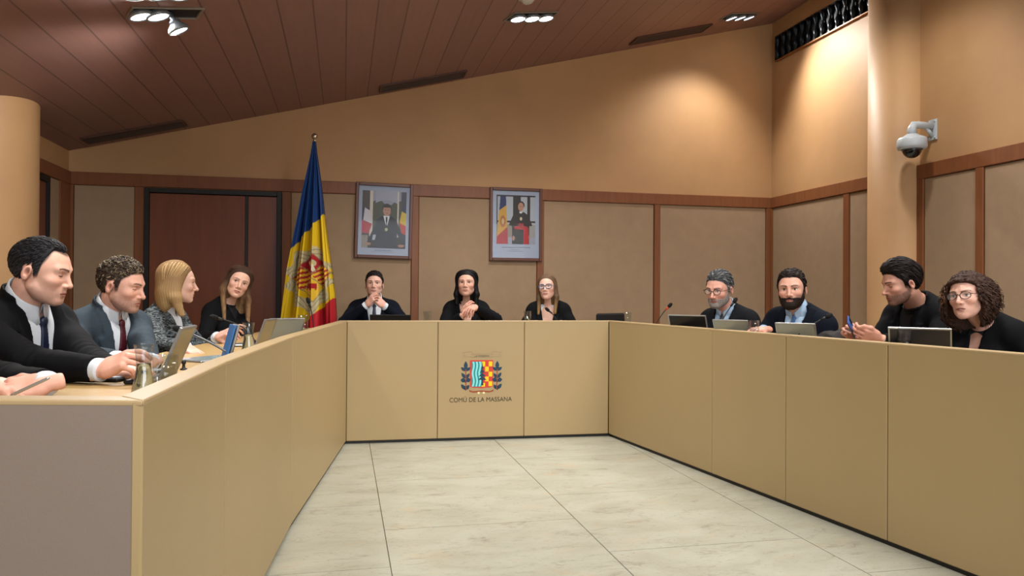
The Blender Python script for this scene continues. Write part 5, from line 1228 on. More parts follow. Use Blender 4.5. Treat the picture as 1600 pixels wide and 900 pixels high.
CAST.append(dict(label='black-haired woman in black blazer with hands joined, middle of the centre desk', head=(729, 443.5, 6.40), neck=(729, 473, 6.46), yaw=-6, pitch=8, hs=0.97, tyaw=0, s=0.95, back=0.02, fem=1,
    style='long', hair='#131214', hair2='#1e1c20', length=0.19, vol=1.10, part=0.0, wave=0.036, locky=0.070, tips=0.2, nlocks=1500, skin=(203, 158, 138), h=0.0026, faceline=0.058, lips=0.9, jaw=1.08, width=1.04, open=0.0042, browcol='#3a2c28', fluff=2.8, lockr=0.0026,
    jacket=black_wool, shirt=None, button=-0.30, vwidth=0.075, lapel=0.06,
    rhand=dict(p=P(724, 492, 6.16), dir=vec(0.55, 0.8, 0.15), nrm=vec(-0.3, 0.3, 0.9), curl=[0.6, 0.7, 0.8, 0.9], pole=(0.8, 0.0, -0.8)),
    lhand=dict(p=P(741, 480, 6.10), dir=vec(-0.25, -0.15, 0.85), nrm=vec(0.25, 0.9, 0.2), curl=[(0.9, 0.5, 0.3), (1.0, 0.5, 0.3), (1.1, 0.5, 0.3), (1.2, 0.5, 0.3)], pole=(-0.9, 0.2, -0.5))))
CAST.append(dict(label='woman with blue-rimmed glasses and light brown hair, right end of centre desk', head=(855, 449.5, 6.42), neck=(857, 475, 6.48), yaw=-12, pitch=8, roll=-4, hs=0.93, tyaw=-4, s=0.93, back=0.02, fem=1,
    style='long', hair='#5f4a38', hair2='#b08c50', length=0.255, vol=1.0, part=0.012, tips=0.85, tipz=-0.09, roots=0.15, wave=0.010, nlocks=1500, skin=(210, 170, 152), h=0.0026, faceline=0.066, glasses=(blue_rim, 0.026, 0.018, False), rim=0.0030, lips=0.9, lipcol='#a45a5a', fwd=0.35, fall_f=0.04, open=0.0036, browcol='#5a4434', lockr=0.0026,
    jacket=black_wool, shirt=(white_cot, 'scoop'), scoop=-0.10, button=-0.30, vwidth=0.078, lapel=0.05,
    rhand=dict(p=P(835, 504, 6.2), dir=vec(0.8, 0, 0.5), nrm=vec(0, 1, 0.1)), lhand=dict(p=P(880, 504, 6.2), dir=vec(-0.8, 0, 0.5), nrm=vec(0, 1, 0.1))))
# right desk, far to near
CAST.append(dict(label='grey-haired man with glasses and beard reading, far end of the right desk', head=(1124, 451, 5.18), neck=(1137, 487, 5.27), yaw=-28, pitch=-12, roll=2, hs=1.03, tyaw=-34, s=1.0, back=0.06,
    style='short', hair='#3e4042', hair2='#77797b', mix2=0.35, grey_sides=0.85, greycol='#9a9b9c', thick=0.007, top=0.008, beard=0.7, skin=(201, 150, 132), h=0.0024, seed=11, open=0.0030, glasses=(metal_rim, 0.024, 0.018, True), rim=0.0020, width=1.03, jaw=1.05,
    fullbeard=1, beardcol='#8b8580', beardth=0.0030, jacket=char_wool, shirt=(blue_cot, 'collar'), tie=grey_tie, button=-0.34, vwidth=0.074, pins=[(-0.118, -0.10, silver_pin, 0.007)],
    rhand=dict(p=P(1105, 520, 4.98), dir=vec(0, 0, 1), nrm=vec(0, 1, 0)), lhand=dict(p=P(1150, 520, 4.98), dir=vec(-0.3, 0, 1), nrm=vec(0, 1, 0))))
CAST.append(dict(label='man with full dark beard and blue tie looking at the viewer', head=(1237, 451.5, 4.66), neck=(1250, 488, 4.72), yaw=-9, pitch=-1, roll=-2, hs=1.0, tyaw=-28, s=1.0, back=0.05, side=-0.04,
    style='short', hair='#1e1714', thick=0.006, top=0.009, beard=0.7, skin=(203, 154, 134), h=0.0023, seed=13, open=0.0040, fullbeard=1, beardcol='#241a15', beardth=0.006, width=1.03, recede=0.012,
    jacket=navy_wool, shirt=(blue_cot, 'collar'), tie=blue_tie, button=-0.34, vwidth=0.074, belly=0.015,
    rhand=dict(p=P(1195, 515, 4.60), dir=vec(-0.9, -0.05, 0.4), nrm=vec(0, 1, 0.2)), lhand=dict(p=P(1262, 524, 4.60), dir=vec(-0.3, 0, 1), nrm=vec(0, 1, 0))))
CAST.append(dict(label='dark-haired bearded man in black looking down at a phone, right desk', head=(1408, 442, 4.02), neck=(1432, 474, 4.10), yaw=-60, pitch=-13, hs=0.96, tyaw=-46, s=1.02, back=0.10,
    style='short', hair='#1a1514', thick=0.014, top=0.018, hairline=-0.004, beard=0.85, nose=1.08, open=0.0010, skin=(197, 148, 128), h=0.0021, seed=17, nlocks=900, locklen=0.06, lockr=0.0036, topdir=(0.5, -0.6, 0), taper=0.02,
    jacket=black_wool, shirt=(black_knit, 'round'), button=-0.30, vwidth=0.06, lapel=0.055, pins=[(-0.105, -0.13, silver_pin, 0.008)],
    rhand=dict(p=P(1356, 523, 3.92), dir=vec(-0.9, 0.15, 0.2), nrm=vec(-0.2, -0.3, 0.9), curl=[0.9, 1.0, 1.1, 1.2], thumb=(0.0, 0.5, 0.2), tout=0.4),
    lhand=dict(p=P(1374, 530, 3.78), dir=vec(-0.95, 0.22, 0.0), nrm=vec(0.1, -0.4, 0.8), curl=[0.8, 0.9, 1.0, 1.1], thumb=(0.0, 0.5, 0.2), tout=0.5)))
CAST.append(dict(label='woman with curly brown hair and round glasses in black, right edge', head=(1512, 463, 3.56), neck=(1540, 505, 3.64), yaw=-24, pitch=3, roll=-6, hs=0.93, tyaw=-34, s=0.95, back=0.04, fem=1,
    style='curly', hair='#3a2820', hair2='#6e4c34', skin=(206, 162, 144), h=0.0021, glasses=(dark_rim, 0.0245, 0.0185, True), rim=0.0016, open=0.0042, iris='#3a3228', lipcol='#9c5f58', jaw=1.03, lightside=1, browcol='#3a2a22',
    jacket=black_wool, shirt=(mat('dark_green_knit', '#16221e', 0.9), 'scoop'), scoop=-0.14, button=-0.34, vwidth=0.040, lapel=0.0, collar=0, pins=[(-0.085, -0.225, gold, 0.010)],
    rhand=dict(p=P(1500, 602, 3.45), dir=vec(-0.3, 0, 1), nrm=vec(0, 1, 0)), lhand=dict(p=P(1572, 610, 3.40), dir=vec(-0.3, 0, 1), nrm=vec(0, 1, 0))))
import time as _t
for g in CAST:
    t0 = _t.time(); person(g); print('person', g['label'][:30], round(_t.time()-t0, 1))
# lapels of the two men's jackets carry no pins; chairs
def make_chair():
    e = empty('office_chair'); q = MB(); q.box((0, 0, 0.425), (0.23, 0.22, 0.035), bev=0.02); q.build('seat', mat('black_chair_fabric', '#121214', 0.85), e)
    q = MB(); q.box((0, -0.255, 0.66), (0.20, 0.02, 0.13), bev=0.015); q.build('backrest', mat('black_chair_fabric', '#121214', 0.85), e)
    q = MB(); q.tube([(0, -0.18, 0.39), (0, -0.27, 0.40), (0, -0.285, 0.5), (0, -0.28, 0.66)], 0.014); q.build('back_support', blackm, e)
    q = MB(); q.tube([(0, 0, 0.39), (0, 0, 0.09)], 0.025); q.build('gas_column', mat('chair_chrome', '#88898a', 0.25, 1.0), e)
    for i in range(5):
        a = i*2*math.pi/5; q = MB(); q.tube([(0.02*math.cos(a), 0.02*math.sin(a), 0.10), (0.26*math.cos(a), 0.26*math.sin(a), 0.065)], [0.02, 0.013]); f_ = q.build('foot', blackm, e)
        q = MB(); q.lathe([(0.026, -0.018), (0.028, -0.01), (0.028, 0.01), (0.026, 0.018)], (0.27*math.cos(a), 0.27*math.sin(a), 0.028), n=14, R=frame((0, 0, 1), (math.cos(a+1.57), math.sin(a+1.57), 0))); q.build('castor', blackm, f_)
    return e
proto = None
for g in CAST:
    J = g['_J']; tf = J['tf']; hip = J['hip']
    e = make_chair() if proto is None else dup(proto)
    if proto is None: proto = e
    e.location = (hip.x-tf.x*0.0, hip.y-tf.y*0.0, 0); e.rotation_euler = (0, 0, math.atan2(-tf.x, tf.y))
    who = g['label'].split(',')[0].split(' looking')[0].split(' in ')[0].split(' with clasped')[0]
    tag(e, ('black office chair under the '+who)[:95], 'chair', 'office chairs behind the desks')
# ------------------------------------------------------------------ things on the desks
def clear_glass():
    m = bpy.data.materials.new('clear_glass'); m.use_nodes = True; nt = m.node_tree; N = nt.nodes; L = nt.links; N.remove(N['Principled BSDF']); out = N['Material Output']
    tr = N.new('ShaderNodeBsdfTransparent'); tr.inputs[0].default_value = (0.90, 0.93, 0.94, 1); gl = N.new('ShaderNodeBsdfGlossy'); gl.inputs['Roughness'].default_value = 0.04; lw = N.new('ShaderNodeLayerWeight'); lw.inputs[0].default_value = 0.5; pw = N.new('ShaderNodeMath'); pw.operation = 'POWER'; pw.inputs[1].default_value = 3.0; L.new(lw.outputs['Facing'], pw.inputs[0]); fr = N.new('ShaderNodeMath'); fr.operation = 'MULTIPLY_ADD'; fr.inputs[1].default_value = 0.5; fr.inputs[2].default_value = 0.05; L.new(pw.outputs[0], fr.inputs[0])
    mx = N.new('ShaderNodeMixShader'); L.new(fr.outputs[0], mx.inputs[0]); L.new(tr.outputs[0], mx.inputs[1]); L.new(gl.outputs[0], mx.inputs[2]); L.new(mx.outputs[0], out.inputs[0]); return m
glass_m = clear_glass(); water_m = mat('water', '#eef6fb', 0.0, trans=1.0, ior=1.33)
silver = mat('silver_shell', '#9a9c9c', 0.35, 0.7); dark_shell = mat('black_shell', '#0f1012', 0.45); scr = mat('dark_screen', '#0a0b0e', 0.12, spec=0.6)
key_m = mat('keyboard_grey', '#5a5d60', 0.6); green_shell = mat('grey_green_shell', '#8d9084', 0.45, 0.1); gold_shell = mat('champagne_shell', '#a79a74', 0.5, 0.1)
def onw(x, y, z=WT): return on_z(x, y, z)
def behind(x, d, line):
    """ground point in picture column x, d metres behind the desk line a-b"""
    a, b = line; n = side(a, b); return along(x, a+n*d, (b-a).normalized())
LN_A, LN_B, LN_C, LN_R = (L3, L2), (L2, L1), (A, B), (B, Q3); LN_D = (L1, A)
def rot_to(d): return math.atan2(-d.x, d.y)                       # local +y looks along d
def tumbler(p, label, h=0.095, r0=0.029, r1=0.036, fill=0.0, group=None):
    if h > 5: h = hz(p, h)
    e = empty('drinking_glass', (p.x, p.y, WT)); tag(e, label, 'glass', group)
    q = MB(); t = 0.0022; q.lathe([(0.0, 0.0), (r0-0.003, 0.0), (r0, 0.003), (r1, h), (r1-t, h), (r0-t, 0.012), (0.0, 0.010)], n=32); fix_normals(q.build('glass_body', glass_m, e))
    if fill:
        rf = r0+(r1-r0)*fill-t*1.0; q = MB(); q.lathe([(0, 0.0102), (r0-t, 0.0122), (rf, h*fill), (0, h*fill)], n=32); fix_normals(q.build('water', water_m, e))
    return e
def carafe(p, label, h=0.20):
    if h > 5: h = hz(p, h)
    e = empty('glass_carafe', (p.x, p.y, WT)); tag(e, label, 'carafe')
    k = h/0.235; prof = [(0.0, 0.0), (0.052, 0.0), (0.060, 0.006), (0.058, 0.03), (0.036, 0.13), (0.034, 0.160), (0.038, 0.20), (0.046, 0.235)]
    inn = [(r-0.003, z) for r, z in prof[2:]][::-1]; q = MB(); q.lathe([(r*k*0.85, z*k) for r, z in prof+inn+[(0.0, 0.009)]], n=40); fix_normals(q.build('carafe_body', glass_m, e))
    q = MB(); pw_ = [(0.0, 0.0092), (0.0565, 0.010), (0.0545, 0.03), (0.0325, 0.13), (0.0308, 0.158), (0.0, 0.158)]; q.lathe([(r*k*0.85, z*k) for r, z in pw_], n=40); fix_normals(q.build('water', water_m, e)); return e
def laptop(p, face, label, w=0.30, d=0.21, tilt=12, shell=silver, back=silver, screen=scr, name='laptop', base=True, rimm=None, h=None, lift=0.0):
    """face = direction the screen looks (towards its user); p = point under the hinge"""
    e = empty(name, (p.x, p.y, WT+lift), rot_to(face)); tag(e, label, 'laptop' if name == 'laptop' else 'tablet')
    h = h or d
    if h > 5: h = (hz(p, h)-0.012)/math.cos(math.radians(tilt))
    if base:
        q = MB(); q.box((0, d/2, 0.007), (w/2, d/2, 0.006), bev=0.004); b_ = q.build('keyboard_base', shell, e)
        q = MB()
        for i in range(5):
            for j in range(13): q.box(((j-6)*w*0.068, d*0.32+i*d*0.115, 0.0142), (w*0.029, d*0.045, 0.0012))
        q.build('keys', key_m, b_); q = MB(); q.box((0, d*0.16+d*0.68, 0.0136), (w*0.17, d*0.10, 0.0006)); q.build('touchpad', key_m, b_)
    t = math.radians(tilt); R = np.array([[1, 0, 0], [0, math.cos(t), math.sin(t)*-1], [0, math.sin(t), math.cos(t)]]).astype(float)
    # lid: local z up along the lid, leaning away from the user (towards -y)
    up_ = np.array([0, -math.sin(t), math.cos(t)]); out = np.array([0, math.cos(t), math.sin(t)]); RL = np.stack([np.array([1., 0, 0]), out, up_], 1)
    c = up_*(h/2)+np.array([0, 0, 0.012]); q = MB(); q.box(c, (w/2, 0.0035, h/2), RL, bev=0.003); l_ = q.build('lid', back, e)
    q = MB(); q.box(c+out*0.0042, (w/2-0.006, 0.0008, h/2-0.006), RL); q.build('screen', screen, l_)
    if rimm:
        q = MB()
        for sx in (-1, 1): q.box(c+np.array([sx*(w/2-0.001), 0, 0]), (0.0035, 0.0048, h/2+0.002), RL, bev=0.001)
        q.box(c+up_*(h/2-0.001), (w/2, 0.0048, 0.0035), RL, bev=0.001); q.build('lid_rim', rimm, l_)
    return e
mic_m = mat('black_microphone', '#0e0e10', 0.5); foam = mat('foam_windshield', '#08080a', 0.95, bump=0.4, bscale=400, noise=0.2, nscale=300)
def mic(p, tip, label, ring=None, rad=0.0035, bend=0.35, stem=None):
    """gooseneck from base p on the desk to tip (world)"""
    e = empty('gooseneck_microphone', (p.x, p.y, p.z)); tag(e, label, 'microphone')
    q = MB(); q.lathe([(0.0, 0), (0.028, 0), (0.028, 0.010), (0.020, 0.016), (0.010, 0.020), (0.007, 0.035), (0.0, 0.036)], n=24); fix_normals(q.build('base', mic_m, e))
    t = Vector(tip)-Vector(p); a = Vector((0, 0, 0.03)); pts = []
    c1 = (a+t*0.5)*(1-bend)+Vector((t.x*0.08, t.y*0.08, t.z*0.75))*bend; 
    for i in range(15): u = i/14; pts.append(tuple(a*(1-u)**2+c1*2*u*(1-u)+t*u*u))
    q = MB(); q.tube(pts, rad, n=8); q.build('gooseneck', stem or mic_m, e)
    dv = (Vector(pts[-1])-Vector(pts[-3])).normalized(); RM = frame(Vector((0, 0, 1)).cross(dv) if abs(dv.z) < .95 else Vector((1, 0, 0)), dv)
    RM = np.stack([RM[:, 0], RM[:, 1], RM[:, 2]], 1)
    q = MB(); q.lathe([(0.006, -0.03), (0.0075, -0.01), (0.0075, 0.0)], tuple(t), n=14, R=RM); q.build('collar', ring or mic_m, e)
    q = MB(); q.lathe([(0.0, 0.042), (0.007, 0.040), (0.0125, 0.030), (0.0135, 0.015), (0.011, 0.002), (0.007, 0.0)], tuple(t), n=18, R=RM); fix_normals(q.build('windshield', foam, e)); return e
red_ring = mat('lit_ring', '#b03a1c', 0.4)
fr_, fu_ = Vector((math.cos(YAW), -math.sin(YAW), 0)), Vector((math.sin(YAW), math.cos(YAW), 0))

def hz(p, y):
    # height above the worktop of what shows at picture row y over ground point p
    px, _, Z = proj(Vector((p.x, p.y, WT))); return P(px, y, Z).z-WT
# phone in the curly-haired man's hands
pq = P(214, 577, 2.95); e = empty('smartphone', tuple(pq)); tag(e, 'dark smartphone held low by the curly-haired man', 'phone'); FQ = frame(vec(0.7, 0.5, 0.3), vec(-0.3, 0.8, 0.5))
q = MB(); q.box((0, 0, 0), (0.035, 0.070, 0.004), FQ, bev=0.003); q.build('phone_body', dark_shell, e); q = MB(); q.box(FQ[:, 2]*0.0044, (0.032, 0.066, 0.0005), FQ); q.build('phone_screen', scr, e)
# -- centre desk
pc = behind(611, 0.22, LN_C); laptop(pc, fu_, 'thin black laptop in front of the man with clasped hands', w=0.32, d=0.2, tilt=18, shell=dark_shell, back=dark_shell, h=491.5)
tumbler(behind(668, 0.13, LN_C), 'empty glass on the centre desk between the man and the black-haired woman', h=486.5, r0=0.024, r1=0.031)
tumbler(behind(824.5, 0.12, LN_C), 'glass of water in front of the woman with blue-rimmed glasses', h=486, r0=0.024, r1=0.031, fill=0.6)
tumbler(behind(981, 0.20, LN_C), 'glass beside the black chair back at the right end of the centre desk', h=488, r0=0.024, r1=0.030)
p0 = behind(874, 0.13, LN_C); mic(Vector((p0.x, p0.y, WT)), P(858, 486, proj(p0)[2]+0.02), 'black gooseneck microphone in front of the woman with blue-rimmed glasses')
# empty chair whose back shows above the right end of the centre desk
ch_p = at_depth(988, 6.98); e = dup(proto); e.location = (ch_p.x, ch_p.y, 0); e.rotation_euler = (0, 0, -YAW+math.pi+0.75)
for c_ in e.children:
    if c_.name.startswith('backrest'): c_.location = (0, 0, 0.162)
    if c_.name.startswith('back_support'): c_.location = (0, 0, 0.12)
tag(e, 'empty black office chair, its back just showing above the right end of the centre desk', 'chair'); 
if 'group' in e: del e['group']

# -- right desk
nR = side(B, Q3)
def toward_user(): return nR
def lap_r(x, dd_, lab, **k): return laptop(behind(x, dd_, LN_R), k.pop('face', nR), lab, **k)
lap_r(1078, 0.13, 'black laptop open in front of the grey-haired man', w=0.27, d=0.2, tilt=22, shell=dark_shell, back=dark_shell, h=492.5, rimm=silver, face=(nR+fu_*0.9).normalized())
lap_r(1146, 0.11, 'silver laptop between the grey-haired man and the bearded man', w=0.22, d=0.2, tilt=25, h=500, back=green_shell, rimm=silver, face=(nR+fu_*0.9).normalized())
tumbler(behind(1179, 0.10, LN_R), 'glass tumbler on the right desk beside the silver laptop', h=500.5, r0=0.024, r1=0.029, fill=0.3)
lap_r(1247, 0.12, 'silver laptop in front of the bearded man with the blue tie', w=0.21, d=0.2, tilt=25, h=505, back=green_shell, rimm=silver, face=(nR+fu_*0.9).normalized())
lap_r(1438, 0.17, 'dark laptop with silver rim in front of the curly-haired woman', w=0.25, d=0.2, tilt=26, h=512.5, back=mat('slate_shell', '#202124', 0.4), rimm=silver, face=(nR+fu_*1.2).normalized())
tumbler(behind(1414, 0.09, LN_R), 'glass of water in front of the dark laptop on the right desk', h=512, r0=0.024, r1=0.032, fill=0.55)
def mic_r(xb, d, tip, dz, lab, **k):
    p0 = behind(xb, d, LN_R); Z = proj(p0)[2]; mic(Vector((p0.x, p0.y, WT)), P(tip[0], tip[1], Z+dz), lab, **k)
mic_r(1022, 0.10, (1044, 480), 0.0, 'gooseneck microphone with a red ring leaning right, back corner of the desks', ring=red_ring, bend=0.2)
mic_r(1118, 0.08, (1146, 473), 0.05, 'gooseneck microphone crossing the grey-haired man', bend=0.1)
mic_r(1236, 0.06, (1290, 496), 0.0, 'gooseneck microphone crossing the silver laptop and the bearded man', bend=0.15)
# phone in the hands of the man in black
Hd = CAST[10]; pm = P(1333, 516, 3.86); e = empty('smartphone', tuple(pm)); tag(e, 'smartphone with a blue back held by the man in black', 'phone')
FR = frame(vec(-0.5, 0.75, 0.3), vec(0.45, 0.45, 0.5)); q = MB(); q.box((0, 0, 0), (0.036, 0.072, 0.0045), FR, bev=0.004); q.build('phone_body', mat('blue_phone_case', '#3c5490', 0.35), e)
q = MB(); q.box(FR[:, 2]*-0.0048, (0.033, 0.069, 0.0006), FR); q.build('phone_screen', scr, e)
q = MB(); q.box(FR[:, 2]*0.0052+FR[:, 0]*0.017+FR[:, 1]*0.045, (0.012, 0.018, 0.0012), FR, bev=0.001); q.build('phone_lens_plate', mat('phone_lens_black', '#0a0a0c', 0.2), e)
# dark coat heaped on the desk
bp_ = behind(1318, 0.30, LN_R); bq = np3(bp_)
def bag_f(p):
    d = s_ell(p, (0, 0, 0.045), (0.13, 0.085, 0.055)); d = smin(d, s_ell(p, (0.07, -0.01, 0.06), (0.07, 0.06, 0.05)), 0.03); d = smin(d, s_ell(p, (-0.08, 0.01, 0.03), (0.08, 0.07, 0.035)), 0.03)
    d = d+0.006*hashn(p, 45, 2)+0.003*np.sin(p[:, 0]*90+4*hashn(p, 30, 1)); return np.maximum(d, -p[:, 2])
V, Q = mesh_sdf(bag_f, (-0.2, -0.14, -0.01), (0.2, 0.14, 0.15), 0.006)
o = add_mesh('folded_coat', [(V, Q, None)], mat('black_coat_cloth', '#14110f', 0.8)); o.location = (bq[0], bq[1], WT); o.rotation_euler = (0, 0, -YAW); tag(o, 'dark coat heaped on the right desk between the two bearded men', 'coat')

# -- left desk
nL = side(L2, L1)
p_ = onw(237, 604); carafe(behind(226, 0.13, LN_A), 'large glass carafe of water nearest the corner of the left desk', h=538)
tumbler(behind(259, 0.135, LN_A), 'clear glass tumbler beside the near carafe on the left desk', h=0.105, r0=0.030, r1=0.035, fill=0.0)
carafe(behind(389, 0.12, LN_B), 'smaller glass carafe of water farther along the left desk', h=504)
tumbler(behind(474, 0.13, LN_D), 'glass at the far end of the left desk', h=492, r0=0.026, r1=0.032)['label'] = 'glass at the far end of the left desk by the flag'
laptop(behind(262, 0.20, LN_A), Vector((-0.99, 0.04, 0)), 'tablet propped up on a folding case in front of the curly-haired man', w=0.19, d=0.10, tilt=22, shell=dark_shell, back=gold_shell, h=511, rimm=silver, name='tablet')
laptop(behind(410, 0.21, LN_B), Vector((-0.97, 0.25, 0)), 'light laptop seen from behind beside the far carafe', w=0.17, d=0.14, tilt=20, back=gold_shell, h=499, rimm=silver)
laptop(behind(444, 0.17, LN_B), (nL*0.6+fu_*0.9).normalized(), 'grey laptop seen from behind near the far end of the left desk', w=0.20, d=0.15, tilt=26, back=green_shell, h=497.5, rimm=silver)
# near man's flat laptop / folder
def flatbox(name, p, ang, hw, hd, hh, m, label, cat, z=WT, bev=0.003, parts=None):
    e = empty(name, (p.x, p.y, z), ang); tag(e, label, cat); q = MB(); q.box((0, 0, hh), (hw, hd, hh), bev=bev); q.build('cover', m, e)
    for (nm, c, h_, mm) in parts or []: q = MB(); q.box(c, h_, bev=0.0008); q.build(nm, mm, e)
    return e
flatbox('folder', onw(182, 588), rot_to(nL)-0.25, 0.16, 0.11, 0.006, dark_shell, 'flat black folder with pale papers under the hands of the man in black', 'folder', parts=[('paper', (-0.01, 0.0, 0.0135), (0.14, 0.10, 0.0012), mat('grey_paper', '#7e8c94', 0.5))])
flatbox('tablet', onw(330, 562), rot_to(nL)-0.6, 0.125, 0.085, 0.004, silver, 'silver tablet lying flat under the hand of the woman in tweed', 'tablet', parts=[('screen', (0, 0, 0.0086), (0.118, 0.078, 0.0006), mat('pale_screen', '#8ea0a4', 0.15))])
# blue tablet standing on edge
bt = behind(362, 0.13, LN_B); e = empty('tablet', (bt.x, bt.y, WT), rot_to((nL*0.8-fu_*0.35).normalized())); tag(e, 'tablet in a bright blue case standing upright in front of the brown-haired woman', 'tablet')
RB = np.array([[math.cos(-.35), 0, math.sin(-.35)], [0, 1, 0], [-math.sin(-.35), 0, math.cos(-.35)]]); tb = math.radians(14); RB = np.array([[1, 0, 0], [0, math.cos(tb), -math.sin(tb)], [0, math.sin(tb), math.cos(tb)]])
q = MB(); q.box((0, 0, 0.081), (0.058, 0.005, 0.078), RB, bev=0.004); q.build('tablet_body', silver, e)
q = MB(); q.box((0, -0.0058, 0.081), (0.050, 0.0008, 0.070), RB); q.build('screen', scr, e); q = MB(); q.box((0, 0.012, 0.081), (0.057, 0.003, 0.077), RB, bev=0.002); q.build('front_cover', mat('blue_case', '#2e6aa8', 0.45), e)
# microphones of the left desk
def mic_l(pb, tip, dz, lab, **k):
    p0 = behind(pb[0], pb[1], LN_B if pb[0] < 453 else LN_D); p0 = Vector((p0.x, p0.y, WT)); Z = proj(p0)[2]; mic(p0, P(tip[0], tip[1], Z+dz), lab, **k)
mic_l((368, 0.11), (286, 517), 0.0, 'long gooseneck microphone pointing left across the woman in tweed', bend=0.05, rad=0.0045, stem=mat('grey_gooseneck', '#5c6064', 0.35, 0.6))
mic_l((398, 0.24), (340, 497), 0.0, 'gooseneck microphone pointing at the brown-haired woman', bend=0.9)
mic_l((491, 0.12), (483, 474), 0.0, 'upright gooseneck microphone in front of the flag', bend=0.6)
pk = onw(287, 578); q = MB(); q.lathe([(0.0, 0), (0.013, 0), (0.013, 0.004), (0.006, 0.007), (0.005, 0.02), (0.008, 0.024), (0.008, 0.034), (0.0, 0.037)], n=18); o = fix_normals(q.build('cable_plug', mic_m)); o.location = (pk.x, pk.y, WT); tag(o, 'small black plug standing on the left desk behind the ledge', 'plug')
# pen of the person at the edge
a_, b_ = P(34, 610, 1.93), P(58, 599, 1.93); e = empty('pen', tuple((a_+b_)/2)); tag(e, 'silver pen held by the person at the lower left edge', 'pen')
dvp = (b_-a_).normalized(); q = MB(); q.tube([-dvp*0.05, -dvp*0.045, dvp*0.05, dvp*0.055], [0.002, 0.0042, 0.0042, 0.003], n=10); q.build('pen_body', mat('pen_silver', '#a9adb2', 0.3, 0.6), e); q = MB(); q.tube([-dvp*0.062, -dvp*0.05], [0.0006, 0.0022], n=8); q.build('pen_tip', mic_m, e)

# ------------------------------------------------------------------ flag
fp = P(490, 400, 6.55); fp0 = Vector((fp.x, fp.y, 0)); e = empty('flag_on_pole', tuple(fp0)); tag(e, 'blue, yellow and red flag with a coat of arms hanging from a pole', 'flag')
topz = P(490, 212, 6.55).z; pm_ = mat('pole_brass', '#9c8a6a', 0.3, 0.8)
q = MB(); q.tube([(0, 0, 0.04), (0, 0, topz-0.04)], 0.013, n=16); q.build('pole', mat('pole_dark_wood', '#3c2a1e', 0.4), e)
q = MB(); q.lathe([(0, 0), (0.15, 0), (0.15, 0.02), (0.10, 0.035), (0.03, 0.05), (0.02, 0.09), (0.0, 0.09)], n=32); fix_normals(q.build('pole_base', pm_, e))
q = MB(); q.lathe([(0.0, 0.027)]+[(0.027*math.sin(a), 0.027*math.cos(a)) for a in np.linspace(0.1, 3.0, 12)]+[(0.010, -0.030), (0.014, -0.034), (0.014, -0.048), (0.0, -0.05)], (0, 0, topz-0.005), n=24); fix_normals(q.build('finial', mat('finial_brass', '#b8ac98', 0.2, 0.9), e))
# cloth: rows from top to bottom, u across the pleats
Zf = 6.55; px2m = Zf/F
rowsY = [222, 240, 270, 300, 337, 385, 420, 462, 500, 520, 560]
Lx = [488, 485.5, 479.5, 473, 467, 459, 453.5, 448, 443, 441, 438]; Rx = [492.5, 494.5, 499, 503, 507, 513.5, 518.5, 524, 526.5, 527.5, 530]
nu, nv = 150, 300; C_ = np.zeros((nv, nu, 3)); V_ = np.zeros((nv, nu, 3))
blue, yel, redc = (np.array(rgb(c)) for c in ('#16386e', '#d6b41e', '#b3202a')); cream, redd, ylw2, grey_ = (np.array(rgb(c)) for c in ('#bdb38c', '#a5242c', '#e0b838', '#8a8063'))
def seg(X, Y, pts, w):
    d = np.full(X.shape, 1e9)
    for (ax_, ay_), (bx_, by_) in zip(pts, pts[1:]):
        t = np.clip(((X-ax_)*(bx_-ax_)+(Y-ay_)*(by_-ay_))/max((bx_-ax_)**2+(by_-ay_)**2, 1e-6), 0, 1); d = np.minimum(d, np.hypot(X-ax_-t*(bx_-ax_), Y-ay_-t*(by_-ay_)))
    return d < w
yy_ = 222+(560-222)*np.linspace(0, 1, nv)[:, None]*np.ones((1, nu)); lx = np.interp(yy_, rowsY, Lx); rx_ = np.interp(yy_, rowsY, Rx); uu = np.linspace(0, 1, nu)[None]*np.ones((nv, 1)); xx_ = lx+(rx_-lx)*uu
C_[:] = yel; C_[(yy_ < 385-(xx_-463)*1.14)] = blue; C_[(yy_ > 505-(xx_-478)*0.86)] = redc
# arms in picture pixels: shield quarters tilted with the cloth, centre (487, 437)
def rotq(X, Y, cx0, cy0, a): ca, sa = math.cos(a), math.sin(a); return (X-cx0)*ca+(Y-cy0)*sa, -(X-cx0)*sa+(Y-cy0)*ca
X, Y = rotq(xx_, yy_, 486, 438, 0.0)
# scrollwork
ang = np.arctan2(Y, X); rad = np.hypot(X/33, Y/50); fr0 = 1.0+0.10*np.sin(ang*9+1); sw = (rad < fr0) & (rad > 0.60); C_[sw] = cream; ln = sw & (np.abs(np.sin(rad*22+2.2*np.sin(ang*7))) < 0.30); C_[ln] = grey_
inside_ = lambda pts: (lambda r: r)(np.logical_and.reduce([((pts[(i+1) % len(pts)][0]-pts[i][0])*(Y-pts[i][1])-(pts[(i+1) % len(pts)][1]-pts[i][1])*(X-pts[i][0])) >= 0 for i in range(len(pts))]))
T0, T1, T2, T3 = (6, -44), (34, -12), (10, 34), (-28, -2); cM = ((T0[0]+T2[0])/2, (T0[1]+T2[1])/2-2)
mid = lambda a, b: ((a[0]+b[0])/2, (a[1]+b[1])/2)
allq = inside_([T0, T1, T2, T3]); C_[allq] = ylw2
q1 = inside_([T0, mid(T0, T1), cM, mid(T0, T3)]); C_[q1] = redd
C_[q1 & (np.hypot(X-6, Y+26) < 6)] = cream; C_[q1 & seg(X, Y, [(0, -28), (4, -20), (10, -14), (8, -24)], 1.4)] = np.array(rgb('#d8cfae')); C_[q1 & (np.hypot(X-6, Y+26) < 2.8)] = ylw2
q2 = inside_([mid(T0, T1), T1, mid(T1, T2), cM]); st_ = (np.sin((X-0.9*Y)*0.0+(Y*0.9+X*0.55)*0.95) > 0.0); C_[q2 & st_] = redd
